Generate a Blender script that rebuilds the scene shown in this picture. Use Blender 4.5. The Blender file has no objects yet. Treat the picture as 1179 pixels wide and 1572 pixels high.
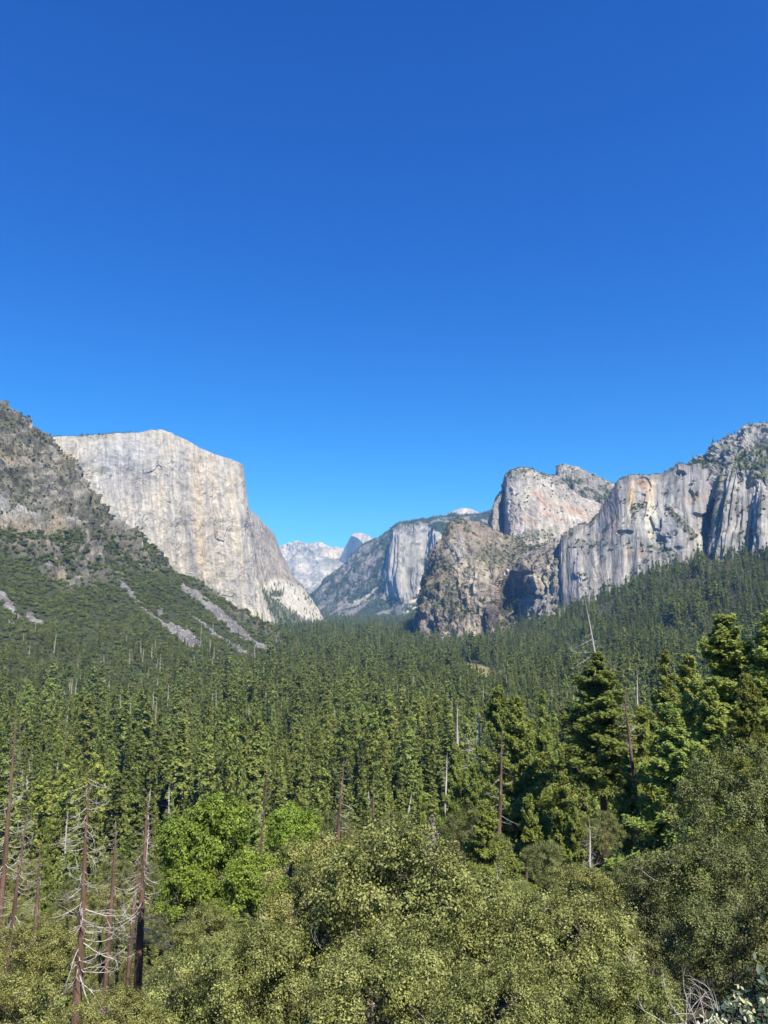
import bpy, math, random
import numpy as np
from mathutils import Vector

sc = bpy.context.scene
C = sc.collection
PI = math.pi
rng = np.random.default_rng(7)
random.seed(7)

# ------------------------------------------------------------------ camera
PW, PH, FPX, PITCH = 1179.0, 1572.0, 1100.0, math.radians(7.2)
CP, SP = math.cos(PITCH), math.sin(PITCH)
cam_d = bpy.data.cameras.new('camera')
cam = bpy.data.objects.new('camera', cam_d)
C.objects.link(cam)
cam.location = (0, 0, 0)
cam.rotation_euler = (math.radians(90) + PITCH, 0, 0)
cam_d.sensor_fit = 'VERTICAL'
cam_d.sensor_height = 24
cam_d.angle = 2 * math.atan(PH / 2 / FPX)
cam_d.clip_start = 0.1
cam_d.clip_end = 60000
sc.camera = cam

# ------------------------------------------------------------------ sky, sun, exposure
SUN_EL = math.radians(51)
SUN_AZ = math.radians(151)           # clockwise from +Y (the view direction): behind, a little to the right
sun_dir = Vector((math.sin(SUN_AZ) * math.cos(SUN_EL), math.cos(SUN_AZ) * math.cos(SUN_EL), math.sin(SUN_EL)))
world = bpy.data.worlds.new("World")
sc.world = world
world.use_nodes = True
wn, wl = world.node_tree.nodes, world.node_tree.links
sky = wn.new('ShaderNodeTexSky')
sky.sky_type = 'NISHITA'
sky.sun_disc = False
sky.sun_elevation = SUN_EL
sky.sun_rotation = SUN_AZ
sky.altitude = 1400
sky.air_density = 1.0
sky.dust_density = 0.2
sky.ozone_density = 4.0
bg = wn['Background']
bg.inputs['Strength'].default_value = 0.13
# per-channel response: deeper, more saturated blue as the phone camera renders it
sep = wn.new('ShaderNodeSeparateColor'); com = wn.new('ShaderNodeCombineColor')
wl.new(sky.outputs[0], sep.inputs[0])
for k, (gam, gain) in enumerate([(1.9, 0.04), (1.25, 0.33), (0.95, 1.0)]):
    pw = wn.new('ShaderNodeMath'); pw.operation = 'POWER'; pw.inputs[1].default_value = gam
    ml = wn.new('ShaderNodeMath'); ml.operation = 'MULTIPLY'; ml.inputs[1].default_value = gain
    wl.new(sep.outputs[k], pw.inputs[0]); wl.new(pw.outputs[0], ml.inputs[0]); wl.new(ml.outputs[0], com.inputs[k])
wl.new(com.outputs[0], bg.inputs['Color'])
sun_l = bpy.data.lights.new('sun', 'SUN')
sun_l.energy = 5.0
sun_l.angle = math.radians(0.53)
sun_l.color = (1.0, 0.955, 0.88)
sun_o = bpy.data.objects.new('sun', sun_l)
C.objects.link(sun_o)
sun_o.rotation_euler = sun_dir.to_track_quat('Z', 'Y').to_euler()
sc.view_settings.view_transform = 'Standard'
sc.view_settings.look = 'None'
sc.view_settings.gamma = 1
sc.view_settings.exposure = 0.7
sc.view_settings.use_curve_mapping = False
sc.cycles.volume_bounces = 0
sc.cycles.max_bounces = 5
sc.cycles.diffuse_bounces = 2
sc.cycles.glossy_bounces = 1
sc.cycles.transmission_bounces = 2
sc.cycles.transparent_max_bounces = 4


# ------------------------------------------------------------------ numpy helpers
def P(px, py, Y):
    """World point at forward distance Y metres that is seen at photo pixel (px, py)."""
    a = (np.asarray(px, float) - PW / 2) / FPX
    b = (PH / 2 - np.asarray(py, float)) / FPX
    fy = CP - b * SP
    return np.stack([a / fy * Y, np.asarray(Y, float) + 0 * a, (SP + b * CP) / fy * Y], -1)


_T = np.random.default_rng(3).uniform(-1, 1, (32, 32, 32)).astype(np.float32)


def vn(p):
    i = np.floor(p).astype(np.int64)
    f = (p - i).astype(np.float32)
    f = f * f * f * (f * (f * 6 - 15) + 10)
    i0 = i & 31
    i1 = (i + 1) & 31
    x0, y0, z0 = i0[..., 0], i0[..., 1], i0[..., 2]
    x1, y1, z1 = i1[..., 0], i1[..., 1], i1[..., 2]
    fx, fy, fz = f[..., 0], f[..., 1], f[..., 2]
    a = _T[x0, y0, z0] * (1 - fx) + _T[x1, y0, z0] * fx
    b = _T[x0, y1, z0] * (1 - fx) + _T[x1, y1, z0] * fx
    c = _T[x0, y0, z1] * (1 - fx) + _T[x1, y0, z1] * fx
    d = _T[x0, y1, z1] * (1 - fx) + _T[x1, y1, z1] * fx
    return (a * (1 - fy) + b * fy) * (1 - fz) + (c * (1 - fy) + d * fy) * fz


_R = np.array([[0.8, 0.6, 0], [-0.48, 0.64, 0.6], [0.36, -0.48, 0.8]])


def fbm(p, octs=4, gain=0.5, seed=0.0):
    p = np.asarray(p, float) + seed * 7.31
    s, a, n = 0, 1.0, 0
    for _ in range(octs):
        s = s + a * vn(p)
        n += a
        a *= gain
        p = p * 2.03 + 5.7
    return s / n * 1.5


def ss(a, b, x):
    t = np.clip((x - a) / (b - a), 0, 1)
    return t * t * (3 - 2 * t)


def new_mesh(name, V, F, mat=None, smooth=False, attrs=None):
    """V n x 3, F m x k (all faces with k corners)."""
    V = np.ascontiguousarray(V, np.float32).reshape(-1, 3)
    F = np.ascontiguousarray(F, np.int32)
    me = bpy.data.meshes.new(name)
    me.vertices.add(len(V))
    me.vertices.foreach_set('co', V.ravel())
    k = F.shape[1]
    me.loops.add(F.size)
    me.loops.foreach_set('vertex_index', F.ravel())
    me.polygons.add(len(F))
    me.polygons.foreach_set('loop_start', np.arange(0, F.size, k, dtype=np.int32))
    me.polygons.foreach_set('loop_total', np.full(len(F), k, np.int32))
    me.polygons.foreach_set('use_smooth', np.full(len(F), smooth, bool))
    me.update(calc_edges=True)
    for an, av in (attrs or {}).items():
        av = np.asarray(av, np.float32)
        if av.ndim == 2:
            at = me.attributes.new(an, 'FLOAT_COLOR', 'POINT')
            at.data.foreach_set('color', np.concatenate([av[:, :3], np.ones((len(av), 1), np.float32)], 1).ravel())
        else:
            at = me.attributes.new(an, 'FLOAT', 'POINT')
            at.data.foreach_set('value', av.ravel())
    if mat:
        me.materials.append(mat)
    return me


def link(name, me, parent=None, **props):
    o = bpy.data.objects.new(name, me)
    C.objects.link(o)
    if parent:
        o.parent = parent
    for k, v in props.items():
        o[k] = v
    return o


def grid_faces(nu, nv):
    i = np.arange(nu - 1)[:, None] * nv + np.arange(nv - 1)[None, :]
    i = i.ravel()
    return np.stack([i, i + nv, i + nv + 1, i + 1], 1)


# ------------------------------------------------------------------ materials
def nodes(name):
    m = bpy.data.materials.new(name)
    m.use_nodes = True
    return m, m.node_tree.nodes, m.node_tree.links


def rock_material(name, s, bump=0.6, streak=0.35):
    """Granite: painted mineral tint x grain noise x vertical water streaks."""
    m, n, l = nodes(name)
    b = n['Principled BSDF']
    b.inputs['Roughness'].default_value = 0.92
    b.inputs['Specular IOR Level'].default_value = 0.15
    at = n.new('ShaderNodeAttribute'); at.attribute_name = 'tint'
    tc = n.new('ShaderNodeTexCoord')
    mp = n.new('ShaderNodeMapping'); mp.inputs['Scale'].default_value = (1 / s, 1 / s, 1 / s)
    l.new(tc.outputs['Object'], mp.inputs[0])
    mp2 = n.new('ShaderNodeMapping'); mp2.inputs['Scale'].default_value = (2.2 / s, 2.2 / s, 0.16 / s)
    ac = n.new('ShaderNodeAttribute'); ac.attribute_name = 'column'
    l.new(ac.outputs['Vector'], mp2.inputs[0])
    n1 = n.new('ShaderNodeTexNoise'); n1.inputs['Scale'].default_value = 1.0; n1.inputs['Detail'].default_value = 6; n1.inputs['Roughness'].default_value = 0.65
    l.new(mp.outputs[0], n1.inputs['Vector'])
    n2 = n.new('ShaderNodeTexNoise'); n2.inputs['Scale'].default_value = 1.0; n2.inputs['Detail'].default_value = 4; n2.inputs['Roughness'].default_value = 0.6
    l.new(mp2.outputs[0], n2.inputs['Vector'])
    r1 = n.new('ShaderNodeMapRange'); r1.inputs[1].default_value = 0.3; r1.inputs[2].default_value = 0.7
    r1.inputs[3].default_value = 0.74; r1.inputs[4].default_value = 1.22
    l.new(n1.outputs[0], r1.inputs[0])
    r2 = n.new('ShaderNodeMapRange'); r2.inputs[1].default_value = 0.3; r2.inputs[2].default_value = 0.7
    r2.inputs[3].default_value = 1 - streak; r2.inputs[4].default_value = 1 + streak * 0.5
    l.new(n2.outputs[0], r2.inputs[0])
    mm = n.new('ShaderNodeMath'); mm.operation = 'MULTIPLY'
    l.new(r1.outputs[0], mm.inputs[0]); l.new(r2.outputs[0], mm.inputs[1])
    vm = n.new('ShaderNodeVectorMath'); vm.operation = 'SCALE'
    l.new(at.outputs['Color'], vm.inputs[0]); l.new(mm.outputs[0], vm.inputs['Scale'])
    v2 = n.new('ShaderNodeVectorMath'); v2.operation = 'MULTIPLY'; v2.inputs[1].default_value = (0.79, 0.81, 0.82)
    l.new(vm.outputs[0], v2.inputs[0]); l.new(v2.outputs[0], b.inputs['Base Color'])
    bp = n.new('ShaderNodeBump'); bp.inputs['Strength'].default_value = bump; bp.inputs['Distance'].default_value = s * 0.35
    l.new(n1.outputs[0], bp.inputs['Height'])
    l.new(bp.outputs[0], b.inputs['Normal'])
    return m


def leaf_material(name, dark, light, trans=0.25, gloss=0.04, var=0.25):
    """Foliage: per-leaf value between two greens, a shift per plant, some light through the leaf."""
    m, n, l = nodes(name)
    n.remove(n['Principled BSDF'])
    out = n['Material Output']
    at = n.new('ShaderNodeAttribute'); at.attribute_name = 'rnd'
    oi = n.new('ShaderNodeObjectInfo')
    mx = n.new('ShaderNodeMix'); mx.data_type = 'RGBA'
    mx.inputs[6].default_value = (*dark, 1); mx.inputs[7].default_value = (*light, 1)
    l.new(at.outputs['Fac'], mx.inputs[0])
    hs = n.new('ShaderNodeHueSaturation')
    mr = n.new('ShaderNodeMapRange'); mr.inputs[3].default_value = 1 - var; mr.inputs[4].default_value = 1 + var
    l.new(oi.outputs['Random'], mr.inputs[0]); l.new(mr.outputs[0], hs.inputs['Value'])
    fr = n.new('ShaderNodeMath'); fr.operation = 'MULTIPLY'; fr.inputs[1].default_value = 7.13
    l.new(oi.outputs['Random'], fr.inputs[0])
    f2 = n.new('ShaderNodeMath'); f2.operation = 'FRACT'; l.new(fr.outputs[0], f2.inputs[0])
    mh = n.new('ShaderNodeMapRange'); mh.inputs[3].default_value = 0.5 - 0.011; mh.inputs[4].default_value = 0.5 + 0.016
    l.new(f2.outputs[0], mh.inputs[0]); l.new(mh.outputs[0], hs.inputs['Hue'])
    l.new(mx.outputs[2], hs.inputs['Color'])
    d = n.new('ShaderNodeBsdfDiffuse'); t = n.new('ShaderNodeBsdfTranslucent'); g = n.new('ShaderNodeBsdfGlossy')
    g.inputs['Roughness'].default_value = 0.6
    for x in (d, t):
        l.new(hs.outputs[0], x.inputs['Color'])
    m1 = n.new('ShaderNodeMixShader'); m1.inputs[0].default_value = trans
    l.new(d.outputs[0], m1.inputs[1]); l.new(t.outputs[0], m1.inputs[2])
    m2 = n.new('ShaderNodeMixShader'); m2.inputs[0].default_value = gloss
    l.new(m1.outputs[0], m2.inputs[1]); l.new(g.outputs[0], m2.inputs[2])
    l.new(m2.outputs[0], out.inputs['Surface'])
    return m


def wood_material(name, ca, cb, scale=3.0, stretch=0.15, bump=0.5):
    m, n, l = nodes(name)
    b = n['Principled BSDF']; b.inputs['Roughness'].default_value = 0.85; b.inputs['Specular IOR Level'].default_value = 0.2
    tc = n.new('ShaderNodeTexCoord')
    mp = n.new('ShaderNodeMapping'); mp.inputs['Scale'].default_value = (scale, scale, scale * stretch)
    l.new(tc.outputs['Object'], mp.inputs[0])
    no = n.new('ShaderNodeTexNoise'); no.inputs['Scale'].default_value = 1; no.inputs['Detail'].default_value = 5
    l.new(mp.outputs[0], no.inputs['Vector'])
    cr = n.new('ShaderNodeValToRGB')
    cr.color_ramp.elements[0].position = 0.3; cr.color_ramp.elements[0].color = (*ca, 1)
    cr.color_ramp.elements[1].position = 0.7; cr.color_ramp.elements[1].color = (*cb, 1)
    l.new(no.outputs[0], cr.inputs[0]); l.new(cr.outputs[0], b.inputs['Base Color'])
    bp = n.new('ShaderNodeBump'); bp.inputs['Strength'].default_value = bump; bp.inputs['Distance'].default_value = 0.05
    l.new(no.outputs[0], bp.inputs['Height']); l.new(bp.outputs[0], b.inputs['Normal'])
    return m


M_near_rock = rock_material('hillside_granite', 16, 0.7, 0.15)
M_mid_rock = rock_material('valley_wall_granite', 28, 0.5, 0.42)
M_big_rock = rock_material('monolith_granite', 30, 0.8, 0.33)
M_far_rock = rock_material('distant_granite', 90, 0.7, 0.25)
M_ground = rock_material('forest_floor', 6, 0.4, 0.0)
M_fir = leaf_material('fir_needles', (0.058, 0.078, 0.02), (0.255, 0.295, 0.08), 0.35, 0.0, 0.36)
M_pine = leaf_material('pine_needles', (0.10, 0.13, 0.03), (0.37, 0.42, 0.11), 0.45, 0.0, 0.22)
M_cedar = leaf_material('cedar_sprays', (0.13, 0.17, 0.035), (0.36, 0.42, 0.12), 0.4, 0.0, 0.1)
M_oak = leaf_material('live_oak_leaves', (0.06, 0.075, 0.016), (0.475, 0.485, 0.165), 0.28, 0.01, 0.12)
M_oakd = leaf_material('dark_shaded_oak_leaves', (0.035, 0.048, 0.014), (0.31, 0.325, 0.12), 0.2, 0.015, 0.12)  # darker copy of the oak leaves, carrying the shade of the shaded oaks
M_maple = leaf_material('fresh_green_leaves', (0.09, 0.145, 0.018), (0.38, 0.48, 0.085), 0.35, 0.01, 0.1)
M_shrub = leaf_material('chaparral_leaves', (0.05, 0.068, 0.022), (0.23, 0.26, 0.085), 0.2, 0.0, 0.3)
M_bark = wood_material('pine_bark', (0.07, 0.045, 0.032), (0.2, 0.125, 0.085), 2.5)
M_redbark = wood_material('dead_red_wood', (0.085, 0.052, 0.038), (0.21, 0.135, 0.10), 2.5)
M_oakbark = wood_material('oak_bark', (0.06, 0.05, 0.04), (0.17, 0.145, 0.12), 5)
M_dead = wood_material('bleached_dead_wood', (0.30, 0.275, 0.245), (0.54, 0.51, 0.46), 3)
M_dull = wood_material('dull_grey_twigs', (0.13, 0.12, 0.11), (0.27, 0.255, 0.235), 3)
M_grey = wood_material('grey_dead_wood', (0.36, 0.33, 0.30), (0.58, 0.54, 0.50), 1.2)


# ------------------------------------------------------------------ rock sheets
def resample(cols, nu, nv, smooth):
    K = np.array(cols, float)                                  # nc, nr, 3  (px, py, Y)
    Wd = P(K[..., 0], K[..., 1], K[..., 2])
    A = np.concatenate([Wd, K[..., :2]], -1)
    du = np.sqrt((np.diff(K[..., 0], axis=0) ** 2 + np.diff(K[..., 1], axis=0) ** 2 + (np.diff(K[..., 2], axis=0) * 0.05) ** 2)).mean(1)
    dv = np.sqrt((np.diff(K[..., 0], axis=1) ** 2 + np.diff(K[..., 1], axis=1) ** 2 + (np.diff(K[..., 2], axis=1) * 0.05) ** 2)).mean(0)
    cu = np.concatenate([[0], np.cumsum(du)]); cv = np.concatenate([[0], np.cumsum(dv)])
    u = np.linspace(0, cu[-1], nu); v = np.linspace(0, cv[-1], nv)
    iu = np.clip(np.searchsorted(cu, u, 'right') - 1, 0, len(cu) - 2); fu = (u - cu[iu]) / du[iu]
    iv = np.clip(np.searchsorted(cv, v, 'right') - 1, 0, len(cv) - 2); fv = (v - cv[iv]) / dv[iv]
    G = A[iu] * (1 - fu)[:, None, None] + A[iu + 1] * fu[:, None, None]
    G = G[:, iv] * (1 - fv)[None, :, None] + G[:, iv + 1] * fv[None, :, None]
    for _ in range(smooth):
        H = G.copy()
        H[1:-1] = (G[:-2] + 2 * G[1:-1] + G[2:]) / 4
        G = H.copy()
        G[:, 1:-1] = (H[:, :-2] + 2 * H[:, 1:-1] + H[:, 2:]) / 4
    return G[..., :3], G[..., 3:]


def normals(W):
    a = np.gradient(W, axis=0); b = np.gradient(W, axis=1)
    n = np.cross(a, b)
    n /= np.linalg.norm(n, axis=-1, keepdims=True) + 1e-9
    if (n * W).sum(-1).mean() > 0:
        n = -n
    return n


def colpos(W, wob=6.0):
    """Positions with x, y held down each column of a sheet, so that flutes and stains run down the wall."""
    m = W[:, int(W.shape[1] * 0.62)]
    Q = W.copy()
    Q[..., 0:2] = m[:, None, 0:2]
    Q[..., 0] += wob * fbm(W / (wob * 12), 3, 0.5, 17)
    return Q


def cliff_disp(W, s, amp, seed=0, flute=0.5, block=0.6, fine=0.3, big=0.8, lean=0.0, za=1.0):
    Q = W.copy() if za <= 1.0 else colpos(W, s * 0.18)
    Q[..., 2] = Q[..., 2] / za
    Q[..., 0] = Q[..., 0] + Q[..., 2] * lean
    d = big * fbm(Q / (4.0 * s), 3, 0.5, seed)
    f1 = fbm(Q / np.array([s, s, 5 * s]), 3, 0.5, seed + 1)
    d = d + flute * (1 - np.abs(f1) * 2.2)
    x = fbm(Q / np.array([1.3 * s, 1.3 * s, 2.0 * s]), 3, 0.5, seed + 2) * 4
    fl = np.floor(x)
    d = d + block * (fl + ss(0.75, 1.0, x - fl)) / 4
    y = fbm(Q / np.array([0.45 * s, 0.45 * s, 0.6 * s]), 2, 0.5, seed + 3) * 3
    fy = np.floor(y)
    d = d + block * 0.35 * (fy + ss(0.7, 1.0, y - fy)) / 3
    d = d + fine * fbm(Q / np.array([0.28 * s, 0.28 * s, 0.5 * s]), 3, 0.6, seed + 4)
    return amp * d


def seg_dist(K, pts, w):
    """0..1 mask of a stroke through pts (px,py) with half-width w (number or list)."""
    w = np.broadcast_to(np.asarray(w, float), (len(pts),))
    m = np.zeros(K.shape[:-1])
    for i in range(len(pts) - 1):
        a = np.array(pts[i], float); b = np.array(pts[i + 1], float); ab = b - a
        t = np.clip(((K - a) @ ab) / (ab @ ab), 0, 1)
        d = np.linalg.norm(K - (a + t[..., None] * ab), axis=-1)
        r = w[i] + (w[i + 1] - w[i]) * t
        m = np.maximum(m, ss(1.25, 0.75, d / r))
    return m


def blob(K, x, y, rx, ry, soft=0.5, n=None, rag=0.5):
    d = np.sqrt(((K[..., 0] - x) / rx) ** 2 + ((K[..., 1] - y) / ry) ** 2)
    if n is not None:
        d = d + n * rag
    return ss(1 + soft, 1 - soft, d)


def mixc(c, col, m):
    return c * (1 - m[..., None]) + np.array(col) * m[..., None]


def rock(name, label, cols, nu, nv, disp, paint, mat, smooth=4, category=None):
    W, K = resample(cols, nu, nv, smooth)
    N = normals(W)
    W = W + N * disp(W, K)[..., None]
    N = normals(W)
    col, veg = paint(W, K, N)
    me = new_mesh(name, W, grid_faces(nu, nv), mat, False, {'tint': np.clip(col, 0.01, 0.9).reshape(-1, 3), 'column': colpos(W, 8.0).reshape(-1, 3)})
    o = link(name, me, kind='structure', label=label)
    return dict(W=W, K=K, N=N, veg=veg, obj=o, nu=nu, nv=nv)


def scatter_on(R, weight, count, seed=1, jitter=1.0):
    """Random surface points of a sheet, density following weight per square metre."""
    r = np.random.default_rng(seed)
    W = R['W']
    a = np.linalg.norm(np.cross(np.gradient(W, axis=0), np.gradient(W, axis=1)), axis=-1)
    p = (a * weight).ravel()
    p = p / p.sum()
    i = r.choice(p.size, count, p=p)
    u, v = i // R['nv'], i % R['nv']
    u2, v2 = np.clip(u + 1, 0, R['nu'] - 1), np.clip(v + 1, 0, R['nv'] - 1)
    fu, fv = r.random(count)[:, None], r.random(count)[:, None]
    p0 = W[u, v]
    return p0 + (W[u2, v] - p0) * fu + (W[u, v2] - p0) * fv


GREY, PALE, WARM, DARK = (0.36, 0.35, 0.34), (0.50, 0.485, 0.45), (0.50, 0.42, 0.30), (0.17, 0.165, 0.17)
OCHRE, ORANGE, BROWN, GREENR = (0.50, 0.36, 0.20), (0.52, 0.28, 0.16), (0.27, 0.21, 0.16), (0.075, 0.095, 0.035)


# ---- the brushy hillside on the near left
HT_ = {}


def hill():
    def c(px, rows):
        bot = rows[-1]
        return [(px, rows[0][0] + 60, rows[0][1] + 900), (px, rows[0][0] + 6, rows[0][1] + 120)] + [(px, y, Y) for y, Y in rows] + [(px, bot[0] + 45, bot[1] - 60)]
    cols = [
        c(-700, [(420, 1900), (560, 1750), (740, 1450), (880, 1150), (990, 960), (1080, 760)]),
        c(-250, [(520, 2050), (680, 1800), (830, 1520), (930, 1300), (1010, 1120), (1090, 950)]),
        c(-60, [(580, 2090), (700, 1890), (830, 1640), (925, 1430), (1000, 1240), (1085, 1040)]),
        c(0, [(620, 2100), (730, 1900), (850, 1650), (930, 1430), (1000, 1250), (1085, 1050)]),
        c(34, [(641, 2105), (745, 1905), (860, 1640), (935, 1440), (1000, 1270), (1080, 1080)]),
        c(68, [(668, 2110), (765, 1905), (872, 1630), (940, 1450), (1000, 1295), (1077, 1110)]),
        c(88, [(694, 2110), (782, 1900), (880, 1630), (943, 1455), (1002, 1305), (1074, 1130)]),
        c(109, [(709, 2100), (795, 1895), (885, 1630), (948, 1460), (1004, 1315), (1071, 1150)]),
        c(129, [(736, 2090), (810, 1880), (893, 1635), (953, 1465), (1006, 1325), (1068, 1170)]),
        c(146, [(766, 2060), (829, 1860), (900, 1640), (958, 1470), (1009, 1332), (1065, 1195)]),
        c(183, [(804, 2050), (852, 1860), (912, 1660), (965, 1500), (1012, 1365), (1060, 1245)]),
        c(220, [(831, 2035), (870, 1870), (922, 1695), (970, 1530), (1015, 1400), (1055, 1300)]),
        c(260, [(873, 2015), (900, 1880), (940, 1720), (978, 1575), (1015, 1450), (1050, 1350)]),
        c(305, [(905, 2000), (928, 1880), (957, 1750), (987, 1620), (1015, 1505), (1044, 1405)]),
        c(340, [(926, 1990), (945, 1895), (968, 1790), (992, 1690), (1016, 1590), (1036, 1500)]),
        c(373, [(943, 1985), (959, 1920), (977, 1840), (997, 1760), (1015, 1680), (1030, 1600)]),
        c(402, [(960, 1990), (970, 1940), (984, 1880), (1000, 1820), (1013, 1760), (1023, 1700)]),
        c(441, [(982, 2010), (989, 1980), (996, 1950), (1004, 1910), (1010, 1880), (1016, 1850)]),
        c(500, [(1012, 2080), (1014, 2060), (1016, 2040), (1018, 2010), (1020, 1980), (1022, 1950)]),
    ]
    rl = [(-100, 800), (0, 845), (40, 862), (75, 890), (110, 905), (160, 890), (215, 880), (265, 880), (300, 905), (450, 1010)]

    def rockzone(K):
        yb = np.interp(K[..., 0], [p[0] for p in rl], [p[1] for p in rl])
        return ss(14, -22, K[..., 1] - yb + 0)

    def disp(W, K):
        z = rockzone(K)
        d1 = cliff_disp(W, 34, 15, 3, flute=0.3, block=1.0, fine=0.5, big=0.9)
        # ledges: terraces in height
        t = W[..., 2] / 26 + 1.6 * fbm(W / 130, 3, 0.5, 9)
        led = (t - np.floor(t)); led = ss(0.0, 0.8, led) - led
        d1 = d1 + led * 30
        d2 = 5 * fbm(W / 60, 4, 0.5, 5)
        return d1 * z + d2 * (1 - z) + 9 * fbm(W / 190, 2, 0.5, 8)

    def paint(W, K, N):
        n1 = fbm(W / 55, 4, 0.55, 21); n2 = fbm(W / 20, 4, 0.6, 22); n3 = fbm(W / 140, 3, 0.5, 23)
        z = rockzone(K)
        c = np.ones(W.shape) * np.array((0.20, 0.18, 0.15))
        c = mixc(c, (0.36, 0.33, 0.28), ss(0.0, 0.5, n2 + 0.4 * n3))
        c = mixc(c, (0.14, 0.13, 0.115), ss(0.05, 0.5, n1))
        for x, y, rx, ry in [(10, 815, 45, 22), (35, 845, 32, 14), (88, 815, 14, 36), (98, 893, 8, 20), (25, 700, 35, 16), (160, 900, 10, 8), (95, 700, 10, 30)]:
            c = mixc(c, (0.44, 0.35, 0.235), blob(K, x, y, rx, ry, 0.4, n2, 0.9) * 0.6)
        c = mixc(c, (0.40, 0.395, 0.375), blob(K, 15, 790, 50, 18, 0.5, n2) * 0.8)
        # talus chutes
        tal = [([(0, 916), (12, 930), (28, 946)], [8, 9, 5]), ([(43, 943), (58, 953), (76, 962)], [4, 5, 3]), ([(8, 952), (22, 960)], [3, 2]),
               ([(186, 896), (198, 908), (212, 924)], [3, 4, 4]), ([(218, 934), (240, 952), (262, 968), (288, 984), (304, 996)], [3, 6, 10, 13, 6]),
               ([(262, 958), (268, 968)], [4, 8]), ([(284, 962), (292, 980)], [3, 6]),
               ([(276, 900), (300, 918), (328, 936), (352, 955), (380, 975), (410, 996), (432, 1004)], [3, 5, 6, 7, 8, 7, 3]),
               ([(288, 940), (312, 956), (340, 976), (366, 992), (392, 1008)], [2, 3.5, 5, 7, 5]), ([(244, 925), (247, 940)], [3, 4])]
        tm = np.zeros(z.shape)
        n5 = fbm(W / 9, 3, 0.6, 24)
        Kn = K + np.stack([n2 + n5, n1 - n5], -1) * 1.7
        for pts, w in tal:
            tm = np.maximum(tm, seg_dist(Kn, pts, np.array(w) * 0.78))
        HT_['t'] = tm
        green = (1 - z) * (1 - tm)
        c = mixc(c, (0.055, 0.064, 0.026), green * 0.95)
        c = mixc(c, (0.15, 0.14, 0.14), tm)
        c = mixc(c, (0.27, 0.255, 0.245), tm * ss(0.1, 0.5, n1 + n2 * 0.5 + 0.3 * ss(940, 920, K[..., 1]) + 0.2 * ss(320, 350, K[..., 0])))
        # brush on the rocky upper part: ledges and gullies
        up = ss(0.35, 0.7, N[..., 2])
        veg = z * ss(0.02, 0.3, n1 * 0.9 + 0.25 * n3 + 0.3 * up - 0.02)
        for x, y, rx, ry in [(150, 790, 30, 12), (135, 775, 18, 12), (45, 760, 26, 12), (70, 800, 8, 14), (110, 845, 18, 24), (80, 838, 12, 8), (8, 745, 12, 8), (10, 838, 14, 8), (20, 640, 30, 22), (55, 680, 22, 24), (25, 690, 24, 12), (115, 850, 14, 20), (210, 880, 40, 22), (180, 850, 20, 14), (250, 895, 35, 22), (165, 820, 22, 10), (100, 720, 14, 20), (5, 660, 20, 20)]:
            veg = np.maximum(veg, z * blob(K, x, y, rx, ry, 0.4, n2, 0.7) * 0.9)
        yb = np.interp(K[..., 0], [p[0] for p in rl], [p[1] for p in rl])
        veg = np.maximum(veg, z * ss(-100, -5, K[..., 1] - yb) * ss(-0.15, 0.2, n1))
        veg = np.maximum(veg * (1 - tm), green)
        c = mixc(c, (0.12, 0.115, 0.06), veg * z * 0.6)
        return c, veg
    return rock('brushy_hillside', 'rocky brown hillside with brush and grey talus chutes below the big cliff', cols, 560, 440, disp, paint, M_near_rock, 3)


HILL = hill()


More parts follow.
